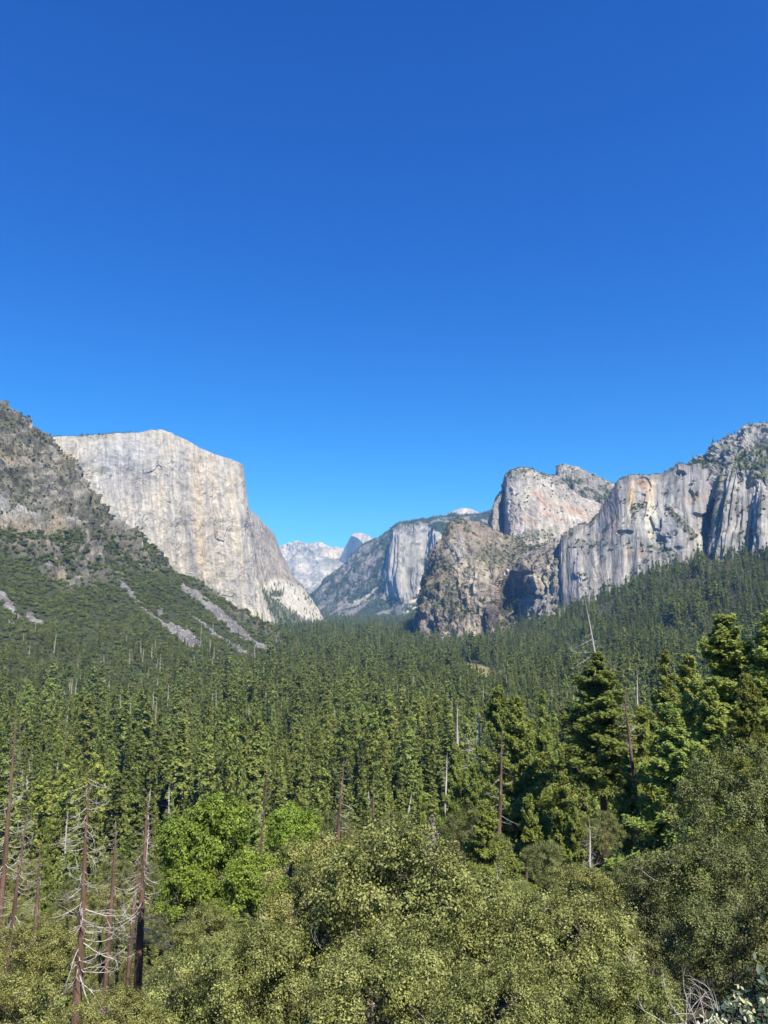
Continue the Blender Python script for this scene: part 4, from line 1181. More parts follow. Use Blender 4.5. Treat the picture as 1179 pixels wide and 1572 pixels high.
def limbs_mesh(name, mat, seed, R=6.0, drop=7.0, n=11, r0=0.28):
    """Oak trunk that forks into crooked limbs reaching the crown; origin at the crown's centre."""
    r = np.random.default_rng(seed)
    parts = []
    zf = -R * 0.6
    parts.append(tube(np.array([[0.3, 0.1, -drop], [0.1, 0, (-drop + zf) / 2], [0, 0, zf], [0, 0, zf + 0.5]]), [r0 * 1.3, r0 * 1.05, r0, r0 * .8], 7))
    for i in range(n):
        d = unit(r.normal(0, 1, 3) * [1, 1, 0.5] + [0, 0, 0.55])
        L = R * r.uniform(0.9, 1.25)
        t = np.linspace(0, 1, 7)[:, None]
        pts = np.array([0, 0, zf]) + d * L * t + np.cumsum(r.normal(0, 0.05 * R, (7, 3)), 0) * t
        parts.append(tube(pts, (r0 * 0.55 * (1 - t[:, 0] * 0.85)), 5))
        for _ in range(4):
            j = r.integers(2, 6); e = unit(d + r.normal(0, 0.8, 3))
            q = pts[j] + e * L * 0.35 * np.linspace(0, 1, 4)[:, None] + np.cumsum(r.normal(0, .02 * R, (4, 3)), 0)
            parts.append(tube(q, r0 * 0.16 * np.linspace(1, .25, 4), 4))
    V, F = join(parts)
    return new_mesh(name, V, F, mat, True)


def shrub_mesh(name, mat, seed, R=2.0, n=150, leaf=0.7, squash=0.75):
    r = np.random.default_rng(seed)
    nl = 9
    lc = unit(r.normal(0, 1, (nl, 3))) * [0.55, 0.55, 0.3] * R + [0, 0, R * 0.35]
    i = r.integers(0, nl, n)
    d = unit(r.normal(0, 1, (n, 3)) + [0, 0, 0.4])
    c = lc[i] + d * R * 0.45 * r.uniform(0.8, 1.15, (n, 1)) * [1, 1, squash]
    nrm = unit(d + r.normal(0, 0.45, (n, 3)))
    a = unit(np.cross(nrm, r.normal(0, 1, (n, 3)))); b = np.cross(nrm, a)
    V = tris(c, a, b, leaf * r.uniform(.7, 1.3, n), leaf * r.uniform(.6, 1.1, n))
    val = np.clip(0.5 + r.normal(0, 0.28, n), 0, 1)
    return new_mesh(name, V, np.arange(n * 3).reshape(-1, 3), mat, False, {'rnd': np.repeat(val, 3)})


# ------------------------------------------------------------------ prototypes
HERO = [conifer_crown('pine_foliage', M_pine, 200 + i, 30, 4.8, 200, 150, 0.31, 3, b, s, g) for i, (s, b, g) in enumerate([('pine', 0.16, 0.1), ('fir', 0.10, 0.05), ('pine', 0.2, 0.15)])]
HEROC = conifer_crown('cedar_foliage', M_cedar, 210, 30, 4.8, 200, 150, 0.32, 3, 0.08, 'cedar', 0.05, 0.2)
HERO_T = [trunk_mesh('conifer_trunk', M_bark, 220 + i, 30, 0.42, 9, 0.08) for i in range(2)]
MIDC = [conifer_crown('conifer_foliage', M_fir if i % 3 else M_pine, 230 + i, 30, 4.0 if i != 2 else 3.2, 120, 36, 0.6, 3, b, s, g)
        for i, (s, b, g) in enumerate([('pine', 0.18, 0.1), ('fir', 0.06, 0.0), ('fir', 0.08, 0.1), ('cedar', 0.1, 0.05), ('pine', 0.25, 0.2)])]
MID_T = trunk_mesh('conifer_trunk', M_bark, 240, 30, 0.36, 5, 0.1, 5)


def lod(i, nb, tpb, ts, k, R, s, m):
    """Crown and trunk joined, for the far forest."""
    crown = conifer_crown('forest_conifer', m, 260 + i, 30, R, nb, tpb, ts, k, 0.08, s, 0.08)
    return crown


LOD2 = [lod(i, 85, 18, 0.95, 2, 3.9 if i % 2 else 3.3, ('fir', 'pine', 'fir', 'cedar')[i], (M_fir, M_pine, M_fir, M_fir)[i]) for i in range(4)]
LOD3 = [lod(10 + i, 60, 8, 1.7, 2, 3.9, ('fir', 'pine', 'fir')[i], M_fir) for i in range(3)]
SHR = [shrub_mesh('shrub', M_shrub, 280 + i, 2.0, 420, 0.40) for i in range(3)]
OAK_FAR = [shrub_mesh('oak', M_shrub, 290 + i, 2.0, 420, 0.36) for i in range(2)]
SNAGF = [snag_far_mesh('dead_tree', M_grey, 300 + i, 24, 60, 2.6) for i in range(4)]


# ------------------------------------------------------------------ scattered masses (one object each)
def stuff_object(name, label, protos, pts, rot, scl, idx):
    """One object whose points carry instanced plants."""
    me = bpy.data.meshes.new(name)
    n = len(pts)
    me.vertices.add(n)
    me.vertices.foreach_set('co', np.ascontiguousarray(pts, np.float32).ravel())
    a = me.attributes.new('rot', 'FLOAT_VECTOR', 'POINT'); a.data.foreach_set('vector', np.ascontiguousarray(rot, np.float32).ravel())
    a = me.attributes.new('scl', 'FLOAT_VECTOR', 'POINT'); a.data.foreach_set('vector', np.ascontiguousarray(scl, np.float32).ravel())
    a = me.attributes.new('idx', 'INT', 'POINT'); a.data.foreach_set('value', np.ascontiguousarray(idx, np.int32))
    o = link(name, me, kind='stuff', label=label)
    ng = bpy.data.node_groups.new(name, 'GeometryNodeTree')
    ng.interface.new_socket('Geometry', in_out='INPUT', socket_type='NodeSocketGeometry')
    ng.interface.new_socket('Geometry', in_out='OUTPUT', socket_type='NodeSocketGeometry')
    N, Lk = ng.nodes, ng.links
    gi = N.new('NodeGroupInput'); go = N.new('NodeGroupOutput'); jn = N.new('GeometryNodeJoinGeometry')

    def named(nm, ty):
        x = N.new('GeometryNodeInputNamedAttribute'); x.data_type = ty; x.inputs['Name'].default_value = nm
        return x.outputs['Attribute']
    ro, sl, ix = named('rot', 'FLOAT_VECTOR'), named('scl', 'FLOAT_VECTOR'), named('idx', 'INT')
    for k, pm in enumerate(protos):
        po = bpy.data.objects.new(pm.name, pm)
        oi = N.new('GeometryNodeObjectInfo'); oi.inputs['Object'].default_value = po; oi.inputs['As Instance'].default_value = True
        cp = N.new('FunctionNodeCompare'); cp.data_type = 'INT'; cp.operation = 'EQUAL'
        bi = [s for s in cp.inputs if s.type == 'INT']
        Lk.new(ix, bi[0]); bi[1].default_value = k
        io = N.new('GeometryNodeInstanceOnPoints')
        Lk.new(gi.outputs[0], io.inputs['Points']); Lk.new(cp.outputs[0], io.inputs['Selection'])
        Lk.new(oi.outputs['Geometry'], io.inputs['Instance'])
        er = N.new('FunctionNodeEulerToRotation'); Lk.new(ro, er.inputs[0])
        Lk.new(er.outputs[0], io.inputs['Rotation']); Lk.new(sl, io.inputs['Scale'])
        Lk.new(io.outputs[0], jn.inputs[0])
    Lk.new(jn.outputs[0], go.inputs[0])
    md = o.modifiers.new('plants', 'NODES'); md.node_group = ng
    return o


def cells(y0, y1, cell, smin=-0.62, smax=0.62, seed=0):
    r = np.random.default_rng(seed)
    xs = np.arange(smin * y1, smax * y1, cell); ys = np.arange(y0, y1, cell)
    X, Y = np.meshgrid(xs, ys)
    X = (X + r.uniform(0, cell, X.shape)).ravel(); Y = (Y + r.uniform(0, cell, Y.shape)).ravel()
    s = X / Y
    k = (s > smin) & (s < smax)
    return X[k], Y[k]


HB = np.array([(c[0], c[1]) for c in [(-.8, 760), (-.54, 1050), (-.46, 1110), (-.35, 1260), (-.26, 1400), (-.19, 1620), (-.135, 1850), (-.1, 9000)]])


def forest_ok(X, Y, r):
    s = X / Y
    ymax = np.interp(s, [-0.62, -.54, -.35, -.2, -.14, -.13, .045, .055, .16, .24, .27, .36, .46, .54, .62], [900, 1100, 1320, 1560, 1860, 6900, 6900, 2750, 2680, 2520, 2480, 2400, 2250, 2120, 2050])
    ok = Y < ymax
    ok |= (s > -.19) & (s < -.12) & (Y > 2300) & (Y < 4300)
    m = meadow(X, Y) < 0.3
    dens = fbm(np.stack([X / 90, Y / 90, 0 * X], -1), 3, 0.5, 171)
    return ok & m & (r.random(len(X)) < np.where(dens < -0.3, 0.4, 0.95))


fr = np.random.default_rng(11)
zones = [(150, 330, 8.6), (330, 620, 8.8), (620, 1500, 10.0), (1500, 3400, 14.0), (3400, 6900, 20.0)]
FX, FY = [], []
for i, (a, b, c) in enumerate(zones):
    X, Y = cells(a, b, c, seed=20 + i)
    k = forest_ok(X, Y, fr)
    FX.append(X[k]); FY.append(Y[k])
FX = np.concatenate(FX); FY = np.concatenate(FY)
oakm = fr.random(len(FX)) < 0.17 + 0.5 * ss(-0.12, -0.3, FX / FY) * ss(450, 700, FY)
oakm &= FY > 330
OX, OY = FX[oakm], FY[oakm]
FX, FY = FX[~oakm], FY[~oakm]
FH = np.clip(fr.normal(30, 10.5, len(FX)), 9, 54) * np.interp(FY, [150, 240, 400], [0.62, 0.82, 1.0])
FH *= fr.choice([0.55, 0.78, 1.0, 1.12], len(FX), p=[.14, .22, .44, .20])
FH *= 1 + 0.35 * fbm(np.stack([FX / 160, FY / 160, 0 * FX], -1), 2, 0.5, 173)
FZ = ground_z(FX, FY)
# trees climbing the brushy hillside and the ledges
hv = HILL['veg'] * ss(940, 1045, HILL['K'][..., 1]) * (0.25 + ss(0.0, 0.3, fbm(HILL['W'] / 80, 3, 0.5, 175)))
hp = scatter_on(HILL, hv, 3600, 31)
order = np.argsort(np.hypot(FX, FY))
near_ids, far_ids = order[:255], order[255:]

pts = [np.stack([FX[far_ids], FY[far_ids], FZ[far_ids]], 1), hp]
hs_ = [FH[far_ids], np.clip(fr.normal(19, 5, len(hp)), 9, 34)]
# small conifers on rims and slopes of the rock walls
def rim_trees(R, weight, n, hmean, seed):
    p = scatter_on(R, weight + 1e-9, n, seed)
    pts.append(p); hs_.append(np.clip(fr.normal(hmean, hmean * .25, n), hmean * .4, hmean * 1.7))


K = CAP['K']; top = ss(9, 2, K[..., 1] - np.interp(K[..., 0], [70, 135, 205, 246, 275, 335, 372], [671, 668.5, 664, 660.5, 672, 698, 713]))
rim_trees(CAP, top * ss(225, 190, K[..., 0]) * (0.15 + ss(-.1, .3, fbm(CAP['W'] / 90, 2, .5, 3))), 260, 13, 41)
rim_trees(CAP, top * ss(200, 260, K[..., 0]) * (K[..., 0] < 370), 45, 9, 42)
rim_trees(CAP, CAP['veg'] * (K[..., 1] > 895) * (K[..., 0] > 395), 900, 20, 43)
K = RIDGE['K']
rim_trees(RIDGE, RIDGE['veg'] * (0.2 + ss(-.1, .3, fbm(RIDGE['W'] / 200, 2, .5, 5))), 5200, 26, 44)
rim_trees(RIDGE, ss(6, 1, K[..., 1] - np.interp(K[..., 0], [475, 516, 563, 608, 658, 700, 752], [913, 873, 838, 810, 795, 787, 784])), 700, 24, 45)
K = BROWN_R['K']; rim_trees(BROWN_R, BROWN_R['veg'] * ss(.1, .4, BROWN_R['veg']), 900, 10, 46)
rim_trees(BROWN_R, BROWN_R['veg'] * (K[..., 1] > 925), 250, 22, 52)
K = CATH['K']; rim_trees(CATH, CATH['veg'] * ((K[..., 1] < 745) | (K[..., 1] > 810)), 420, 10, 47)
rim_trees(BLOCK, BLOCK['veg'], 300, 9, 48)
K = LEAN['K']; rim_trees(LEAN, LEAN['veg'], 520, 11, 49)
K = BUTT['K']; rim_trees(BUTT, BUTT['veg'] * (K[..., 0] < 1200), 500, 10, 50)
K = PEAK['K']; rim_trees(PEAK, PEAK['veg'] * (K[..., 0] < 1230), 420, 14, 51)
PT = np.concatenate(pts); HT = np.concatenate(hs_)
D = np.linalg.norm(PT, axis=1)
n = len(PT)
pn = fbm(np.stack([PT[:, 0] / 120, PT[:, 1] / 120, 0 * D], -1), 2, 0.5, 179)
pick = np.where(pn > 0.12, 1, np.where(pn < -0.2, 3, 0))
idx = np.where(D < 900, np.where(fr.random(n) < 0.55, pick, fr.integers(0, 4, n)), 4 + fr.integers(0, 3, n))
wid = fr.uniform(0.7, 1.5, n)
SC = np.stack([HT / 30 * wid, HT / 30 * wid, HT / 30], 1)
ROT = np.stack([fr.normal(0, .025, n), fr.normal(0, .025, n), fr.uniform(0, 2 * PI, n)], 1)
stuff_object('conifer_forest', 'dense green conifer forest filling the valley and climbing its sides', LOD2 + LOD3, PT, ROT, SC, idx)

# brush and oaks on the hillside, ledge bushes on the walls
bp_ = []; bs = []
W_ = HILL['K']
p = scatter_on(HILL, HILL['veg'] * (W_[..., 1] > 820) * (W_[..., 0] > -40) * (0.3 + ss(-0.2, 0.3, fbm(HILL['W'] / 30, 3, 0.5, 177))), 20000, 61); bp_.append(p); bs.append(fr.uniform(1.3, 3.6, len(p)))
bp_.append(np.stack([OX, OY, ground_z(OX, OY) + 5], 1)); bs.append(fr.uniform(2.0, 4.2, len(OX)))
p = scatter_on(HILL, HILL['veg'] * (W_[..., 1] <= 900) * (W_[..., 0] > -40) * ss(.2, .5, HILL['veg']), 7000, 62); bp_.append(p); bs.append(fr.uniform(0.9, 2.4, len(p)))
for R, nn, lo, hi, sd in [(CAP, 500, 1.2, 3.0, 63), (BROWN_R, 2600, 1.4, 3.6, 64), (CATH, 900, 1.5, 3.6, 65), (BLOCK, 900, 1.6, 4, 66), (LEAN, 1500, 1.2, 3.0, 67), (BUTT, 1500, 1.2, 3.0, 68), (PEAK, 1200, 1.2, 3.0, 69), (RIDGE, 3000, 4, 9, 70)]:
    p = scatter_on(R, R['veg'] * ss(.15, .5, R['veg']) + 1e-9, nn, sd); bp_.append(p); bs.append(fr.uniform(lo, hi, nn))
X, Y = cells(60, 620, 13, seed=71); bp_.append(np.stack([X, Y, ground_z(X, Y)], 1)); bs.append(fr.uniform(0.8, 2.0, len(X)))
PT = np.concatenate(bp_); S1 = np.concatenate(bs); n = len(PT)
SC = np.stack([S1 * fr.uniform(.85, 1.3, n), S1 * fr.uniform(.85, 1.3, n), S1 * fr.uniform(.8, 1.2, n)], 1)
ROT = np.stack([0 * S1, 0 * S1, fr.uniform(0, 2 * PI, n)], 1)
stuff_object('hillside_brush', 'dark green brush and scrub oak covering hillside and ledges', SHR, PT, ROT, SC, fr.integers(0, 3, n))

# loose blocks on the talus chutes
def block_mesh(seed):
    r = np.random.default_rng(seed)
    th_, ph_ = np.meshgrid(np.linspace(0, 2 * PI, 7), np.linspace(0, PI, 5), indexing='ij')
    d = np.stack([np.cos(th_) * np.sin(ph_), np.sin(th_) * np.sin(ph_), np.cos(ph_)], -1)
    d = d * (1 + 0.5 * fbm(d * 1.1, 2, 0.5, seed))[..., None]
    g = (0.22, 0.30, 0.40)[seed % 3]
    return new_mesh('boulder', d, grid_faces(7, 5), M_ground, False, {'tint': np.ones((35, 3)) * (g, g * .95, g * .9)})


tw = ss(0.1, 0.6, HT_['t']) + 0.04 * ss(0.3, 0.0, HILL['veg']) * (HILL['K'][..., 1] > 700)
p = scatter_on(HILL, tw * (HILL['K'][..., 0] > -40), 9000, 95)
S1 = fr.uniform(0.7, 1.0, len(p)) * fr.choice([1.2, 1.8, 3.2], len(p), p=[.6, .32, .08])
stuff_object('talus_boulders', 'loose grey blocks lying in the talus chutes of the hillside', [block_mesh(i) for i in range(3)], p, fr.uniform(0, 6, (len(p), 3)), np.stack([S1, S1, S1 * .8], 1), fr.integers(0, 3, len(p)))

# ------------------------------------------------------------------ individual conifers
def thing(name, label, cat, loc, rz=0.0, scale=(1, 1, 1), group=None, tilt=(0, 0)):
    o = bpy.data.objects.new(name, None)
    C.objects.link(o)
    o.empty_display_size = 0.5
    o.location = [float(v) for v in loc]; o.rotation_euler = (tilt[0], tilt[1], rz); o.scale = scale
    o['label'] = label; o['category'] = cat
    if group:
        o['group'] = group
    return o


for i in near_ids:
    h = FH[i] / 30; w = h * fr.uniform(0.75, 1.45)
    t = thing('conifer', 'green conifer in the close forest rising from the valley floor', 'tree', (FX[i], FY[i], FZ[i]), fr.uniform(0, 2 * PI), (w, w, h), 'conifers of the near valley forest')
    link('crown', MIDC[fr.integers(0, 5)], t); link('trunk', MID_T, t)


def conifer(px, pt, Y, wpx, label, crown, cat='tree', H=None, tilt=(0, 0), name='pine_tree', rz=None, pr=4.3, trunk=None):
    top = P(px, pt, Y)
    gz = float(ground_z(top[0], Y)) if H is None else top[2] - H
    h = (top[2] - gz) / 30
    w = wpx / FPX * Y / (2 * pr)
    t = thing(name, label, cat, (top[0], Y, gz), fr.uniform(0, 6) if rz is None else rz, (w, w, h), None, tilt)
    link('crown', crown, t); link('trunk', trunk or HERO_T[0], t)
    return t


conifer(1020, 1000, 120, 135, 'dark green conifer between the dead topped pine and the tall full fir', HERO[1], name='fir_tree')
conifer(1112, 950, 85, 190, 'tall full dark green fir with pointed top, highest at the forest edge', HERO[0], name='fir_tree')
conifer(1186, 945, 82, 190, 'tall conifer partly cut off by the edge of the view, beside the full fir', HERO[0])
conifer(1056, 1010, 150, 120, 'slender olive conifer just behind the tall full fir', HERO[2])
conifer(1032, 1088, 68, 165, 'bright yellow green cedar with bare lower trunk in front of the dark conifers', HEROC, name='cedar_tree')
conifer(745, 1232, 55, 92, 'young bushy pine with its trunk showing, rising from the live oaks', HERO[0], H=13)
conifer(792, 1075, 130, 125, 'tall green pine beside the long leaning bare snag', HERO[2])
conifer(832, 1062, 150, 110, 'narrow green conifer one tree short of the dead topped pine', HERO[1], name='fir_tree')
conifer(765, 1060, 175, 100, 'rounded dark conifer behind the bare leaning snag', HERO[0])
conifer(862, 1150, 92, 90, 'dark green conifer standing low before the dead topped pine', HERO[1], name='fir_tree')
conifer(812, 1225, 78, 84, 'pale green pine with two bare grey trunks beneath its crown', HERO[2])
conifer(880, 1230, 74, 70, 'small dark conifer above the olive oak, by the low bare snag', HERO[0])
conifer(960, 1150, 95, 90, 'dark conifer filling the gap between dead topped pine and yellow cedar', HERO[1], name='fir_tree')
conifer(1145, 1040, 70, 110, 'shorter dark fir in front of the tall full fir', HERO[0], name='fir_tree')
conifer(700, 1190, 200, 60, 'small conifer at the head of the live oaks, nearest the grey dead fir', HERO[2])
conifer(645, 1180, 230, 50, 'narrow conifer behind the scrub oaks in mid valley', HERO[1], name='fir_tree')
conifer(72, 1265, 110, 62, 'dark conifer among the bleached snags', HERO[1], name='fir_tree')
conifer(375, 1185, 190, 60, 'conifer rising straight behind the bright green tree', HERO[1], name='fir_tree')

conifer(984, 1088, 112, 80, 'dark conifer right under the small grey bare treetop', HERO[0])
conifer(728, 1172, 150, 70, 'conifer at the foot of the pale skirted snag', HERO[2])
conifer(1090, 1060, 78, 120, 'olive conifer between the yellow cedar and the full fir', HERO[2])
conifer(700, 1148, 180, 60, 'conifer at the foot of the bare pole', HERO[0])
# the pine with a long dead top
big = conifer(915, 1000, 112, 132, 'large old pine with a long bare dead top above a ragged crown', HERO[2], H=25.0, tilt=(0, 0.035))

BR = [branch_mesh('branch', M_dead, 320 + i, 3.2, 0.036, u, tw) for i, (u, tw) in enumerate([(0.5, 3), (0.25, 4), (0.65, 3), (0.1, 3), (0.4, 5), (0.35, 2), (-0.05, 3), (0.7, 4)])]


def add_branches(root, H, n, h0, h1, L0, L1, r, side=None):
    """Bare branches as parts of their own round a trunk of height H (root must be unscaled)."""
    for i in range(n):
        h = h0 + (h1 - h0) * (i + r.random()) / n
        L = (L0 + (L1 - L0) * (h - h0) / max(h1 - h0, 1e-6)) * r.uniform(0.5, 1.25)
        b = link('branch', BR[r.integers(0, len(BR))], root)
        b.location = (0, 0, float(h * H))
        b.rotation_euler = (0, r.uniform(-0.15, 0.15), r.uniform(0, 2 * PI) if side is None else side + r.normal(0, 0.9))
        s = float(L / 3.2); b.scale = (s, s, s)


def snag(px, pt, pb, Y, label, nb=30, L0=3.0, L1=1.0, h0=0.15, r0=0.3, lean_px=0, mat=None, seed=0, name='dead_tree', group=None):
    r = np.random.default_rng(500 + seed)
    top, bot = P(px, pt, Y), P(px + lean_px, pb, Y)
    H = float(top[2] - bot[2])
    t = thing(name, label, 'dead tree', bot, 0, (1, 1, 1), group, (r.normal(0, 0.01), float(math.atan2(top[0] - bot[0], H))))
    tm = trunk_mesh('trunk', mat or M_redbark, 600 + seed, H, r0, 8, 0.05, 12, 1.0)
    # run the trunk on down into the slope
    V = np.empty(len(tm.vertices) * 3, np.float32); tm.vertices.foreach_get('co', V); V = V.reshape(-1, 3)
    gz = float(ground_z(bot[0], Y)) - bot[2]
    V[:8, 2] = min(gz - 0.3, -0.5); tm.vertices.foreach_set('co', V.ravel())
    link('trunk', tm, t)
    add_branches(t, H, int(nb * 1.4), h0, 0.97, L0, L1, r)
    return t


snag(25, 1090, 1370, 62, 'tall bare red snag closest to the picture edge, thick with white branches', 44, 2.6, 0.6, 0.1, 0.24, -22, seed=1)
snag(42, 1235, 1465, 58, 'bare snag leaning beside the edge snag, with curling white branches', 30, 2.3, 0.6, 0.05, 0.22, -28, seed=2)
snag(64, 1290, 1405, 66, 'short grey red snag between the edge pair and the tallest bleached snag', 26, 1.6, 0.5, 0.0, 0.2, -8, seed=3)
snag(136, 1185, 1545, 60, 'tallest foreground snag with red trunk and long drooping white branches', 52, 4.4, 1.6, 0.12, 0.38, -18, seed=4)
snag(229, 1215, 1480, 62, 'straight tapering red snag with white branches on its far side', 44, 3.6, 0.5, 0.08, 0.34, -16, seed=5)
snag(179, 1262, 1398, 74, 'thin dark red snag between the two biggest snags', 26, 1.8, 0.7, 0.05, 0.24, -9, seed=6)
snag(214, 1300, 1392, 70, 'short snag close behind the straight tapering one', 20, 1.7, 0.6, 0.0, 0.2, -8, seed=7)
snag(527, 1160, 1292, 95, 'slim pale brown snag with a few curled branches behind the live oaks', 14, 3.4, 1.0, 0.05, 0.3, -8, seed=8)
snag(574, 1192, 1322, 90, 'branchless looking thin red snag at the top of the big live oak', 9, 1.3, 0.5, 0.05, 0.25, -3, seed=9)
snag(772, 1112, 1280, 88, 'long nearly bare snag leaning among the green pines', 18, 2.3, 0.6, 0.1, 0.27, -6, seed=10)
snag(413, 1150, 1272, 130, 'slim leaning grey snag behind the bright green tree', 18, 1.8, 0.6, 0.1, 0.15, -10, seed=11, mat=M_bark)
snag(735, 1092, 1175, 180, 'pale snag with drooping skirt of bare branches in the middle forest', 34, 7.0, 1.4, 0.0, 0.4, 1, seed=12, mat=M_grey)
snag(702, 1082, 1152, 210, 'bare pole of a dead tree in the middle forest', 6, 1.5, 0.8, 0.1, 0.42, 0, seed=13, mat=M_grey)
snag(957, 1055, 1150, 100, 'leaning bare snag with short stubs beside the dead topped pine', 34, 2.2, 0.8, 0.05, 0.24, 11, seed=14)
snag(978, 1025, 1095, 130, 'small grey bare treetop beside the leaning stubbed snag', 22, 1.6, 0.5, 0.1, 0.17, 1, seed=15, mat=M_grey)
snag(905, 1262, 1375, 46, 'low grey snag with upturned branches before the olive oak', 18, 1.1, 0.7, 0.05, 0.13, 2, seed=16, mat=M_grey)
snag(687, 1155, 1200, 200, 'small dead tree in front of the pale skirted snag', 16, 3.2, 0.8, 0.0, 0.25, -2, seed=17, mat=M_grey)
snag(633, 1215, 1248, 160, 'short slanting grey stub in the scrub behind the live oaks', 4, 1.0, 0.4, 0.1, 0.2, -6, seed=18, mat=M_grey)
snag(807, 1325, 1395, 60, 'bare red trunk below the pale green pine', 7, 1.2, 0.6, 0.1, 0.16, -1, seed=19)

# dead top of the large pine: trunk above the crown and its bare branches
r = np.random.default_rng(77)
top = P(899, 912, 112); mid = P(915, 1012, 112)
dt = bpy.data.objects.new('dead_top', trunk_mesh('dead_top', M_grey, 640, float(top[2] - mid[2]), 0.14, 7, 0.05, 9, 1.0))
C.objects.link(dt)
inv = 1 / big.scale[0], 1 / big.scale[1], 1 / big.scale[2]
big.rotation_euler = (0, 0, 0)
b0 = P(927, 1240, 112)
big.location = [float(v) for v in b0]
Hh = float(mid[2] - b0[2]); big.scale = (1, 1, 1)
for ch in list(big.children):
    if ch.name.startswith('crown'):
        ch.data = conifer_crown('pine_foliage', M_pine, 777, 30, 5.0, 280, 110, 0.34, 3, 0.17, 'cedar', 0.25, -0.1)
        ch.scale = (1.55, 1.55, Hh / 29.0)
        ch.location = ((mid[0] - b0[0]) * .5, 0, 0)
    else:
        me = trunk_mesh('trunk', M_bark, 641, Hh * 1.55, 0.5, 10, 0.02, 12, 0.66)
        V = np.empty(len(me.vertices) * 3, np.float32); me.vertices.foreach_get('co', V); V = V.reshape(-1, 3)
        V[:10, 2] = -8
        V[:, 0] += np.clip(V[:, 2] / Hh, -.2, 1) * (mid[0] - b0[0])
        me.vertices.foreach_set('co', V.ravel()); ch.data = me
dt.parent = big
dt.location = (float(mid[0] - b0[0]), 0, Hh)
dt.rotation_euler = (0, float(math.atan2(top[0] - mid[0], top[2] - mid[2])), 0)
for i in range(26):
    h = r.uniform(-0.25, 0.97)
    b = link('branch', BR[r.integers(0, 8)], dt)
    b.location = (0, 0, float(h * (top[2] - mid[2]))); b.rotation_euler = (0, 0, r.uniform(0, 6.28))
    s = float(1.35 * (1.15 - max(h, 0)) * r.uniform(0.4, 1.1)); b.scale = (s, s, s)
for i in range(12):
    b = link('dead_limb', BR[r.integers(0, 8)], big)
    h = r.uniform(0.25, 0.9)
    b.location = (float((mid[0] - b0[0]) * h), 0, float(h * Hh)); b.rotation_euler = (0, r.uniform(-.4, .4), r.uniform(PI, 2 * PI))
    s = float(r.uniform(0.6, 1.2)); b.scale = (s, s, s)

# grey far snags, each its own object
sg = np.random.default_rng(88)
k = (FY > 300) & (FY < 1250)
cand = np.flatnonzero(k)
wgt = np.interp(FX[cand] / FY[cand], [-.55, -.2, .1, .3, .55], [5, 3.0, 0.8, 0.6, 0.5]) / FY[cand] ** 0.3
sel = sg.choice(cand, 165, replace=False, p=wgt / wgt.sum())
for i in sel:
    h = sg.uniform(1.0, 1.75) * min(1.0, 0.55 + FY[i] / 900)
    o = link('dead_tree', SNAGF[sg.integers(0, 4)], label='grey dead tree standing bare among the green conifers', category='dead tree', group='grey dead trees in the valley forest')
    o.location = (float(FX[i] + 3), float(FY[i] - 4), float(FZ[i])); o.rotation_euler = (sg.normal(0, .03), sg.normal(0, .04), sg.uniform(0, 6)); o.scale = (h, h, h)
hs2 = scatter_on(HILL, HILL['veg'] * ss(965, 1000, W_[..., 1]) * (W_[..., 0] > 0), 120, 91)
for p in hs2:
    h = sg.uniform(0.8, 1.6)
    o = link('dead_tree', SNAGF[sg.integers(0, 4)], label='weathered dead tree standing on the brushy hillside', category='dead tree', group='weathered dead trees on the hillside')
    o.location = [float(v) for v in p]; o.rotation_euler = (sg.normal(0, .04), sg.normal(0, .06), sg.uniform(0, 6)); o.scale = (h, h, h)

# ------------------------------------------------------------------ broadleaf trees
OAKC = [broadleaf_crown('oak_foliage', M_oak, 400 + i, 6.0, 130, 10, 38, 0.13, 0.8, (0.09, 0.17)) for i in range(3)]
OAKD = [broadleaf_crown('dark_oak_foliage', M_oakd, 410 + i, 6.0, 125, 10, 34, 0.135, 0.85, (0.09, 0.17)) for i in range(2)]
MAPC = broadleaf_crown('bright_foliage', M_maple, 420, 6.0, 110, 14, 16, 0.25, 0.9, (0.1, 0.2))
LIMB = [limbs_mesh('oak_limbs', M_oakbark, 430 + i, 6.0, 9.0) for i in range(2)]


def oak(px, py, rpx, Y, label, crown, sy=1.0, name='live_oak', asp=1.0, rz=None, depth=1.0):
    c = P(px, py, Y); s = rpx / FPX * Y / 6.0
    t = thing(name, label, 'tree', c, fr.uniform(0, 6) if rz is None else rz, (s * asp, s * depth, s * sy))
    link('crown', crown, t); link('trunk', LIMB[fr.integers(0, 2)], t)
    if Y < 50:
        for _ in range(7):
            b = link('bare_twig', BR[fr.integers(0, 8)], t)
            d = unit(fr.normal(0, 1, 3) + np.array([0, -0.5, 0.5]))
            b.location = [float(v) for v in d * 6.0 * 0.72 * np.array([1, 1, .8])]
            b.rotation_euler = (fr.normal(0, .3), fr.uniform(-1.2, -0.2), float(math.atan2(d[1], d[0])))
            k = float(fr.uniform(.25, .6)); b.scale = (k, k, k)
    return t


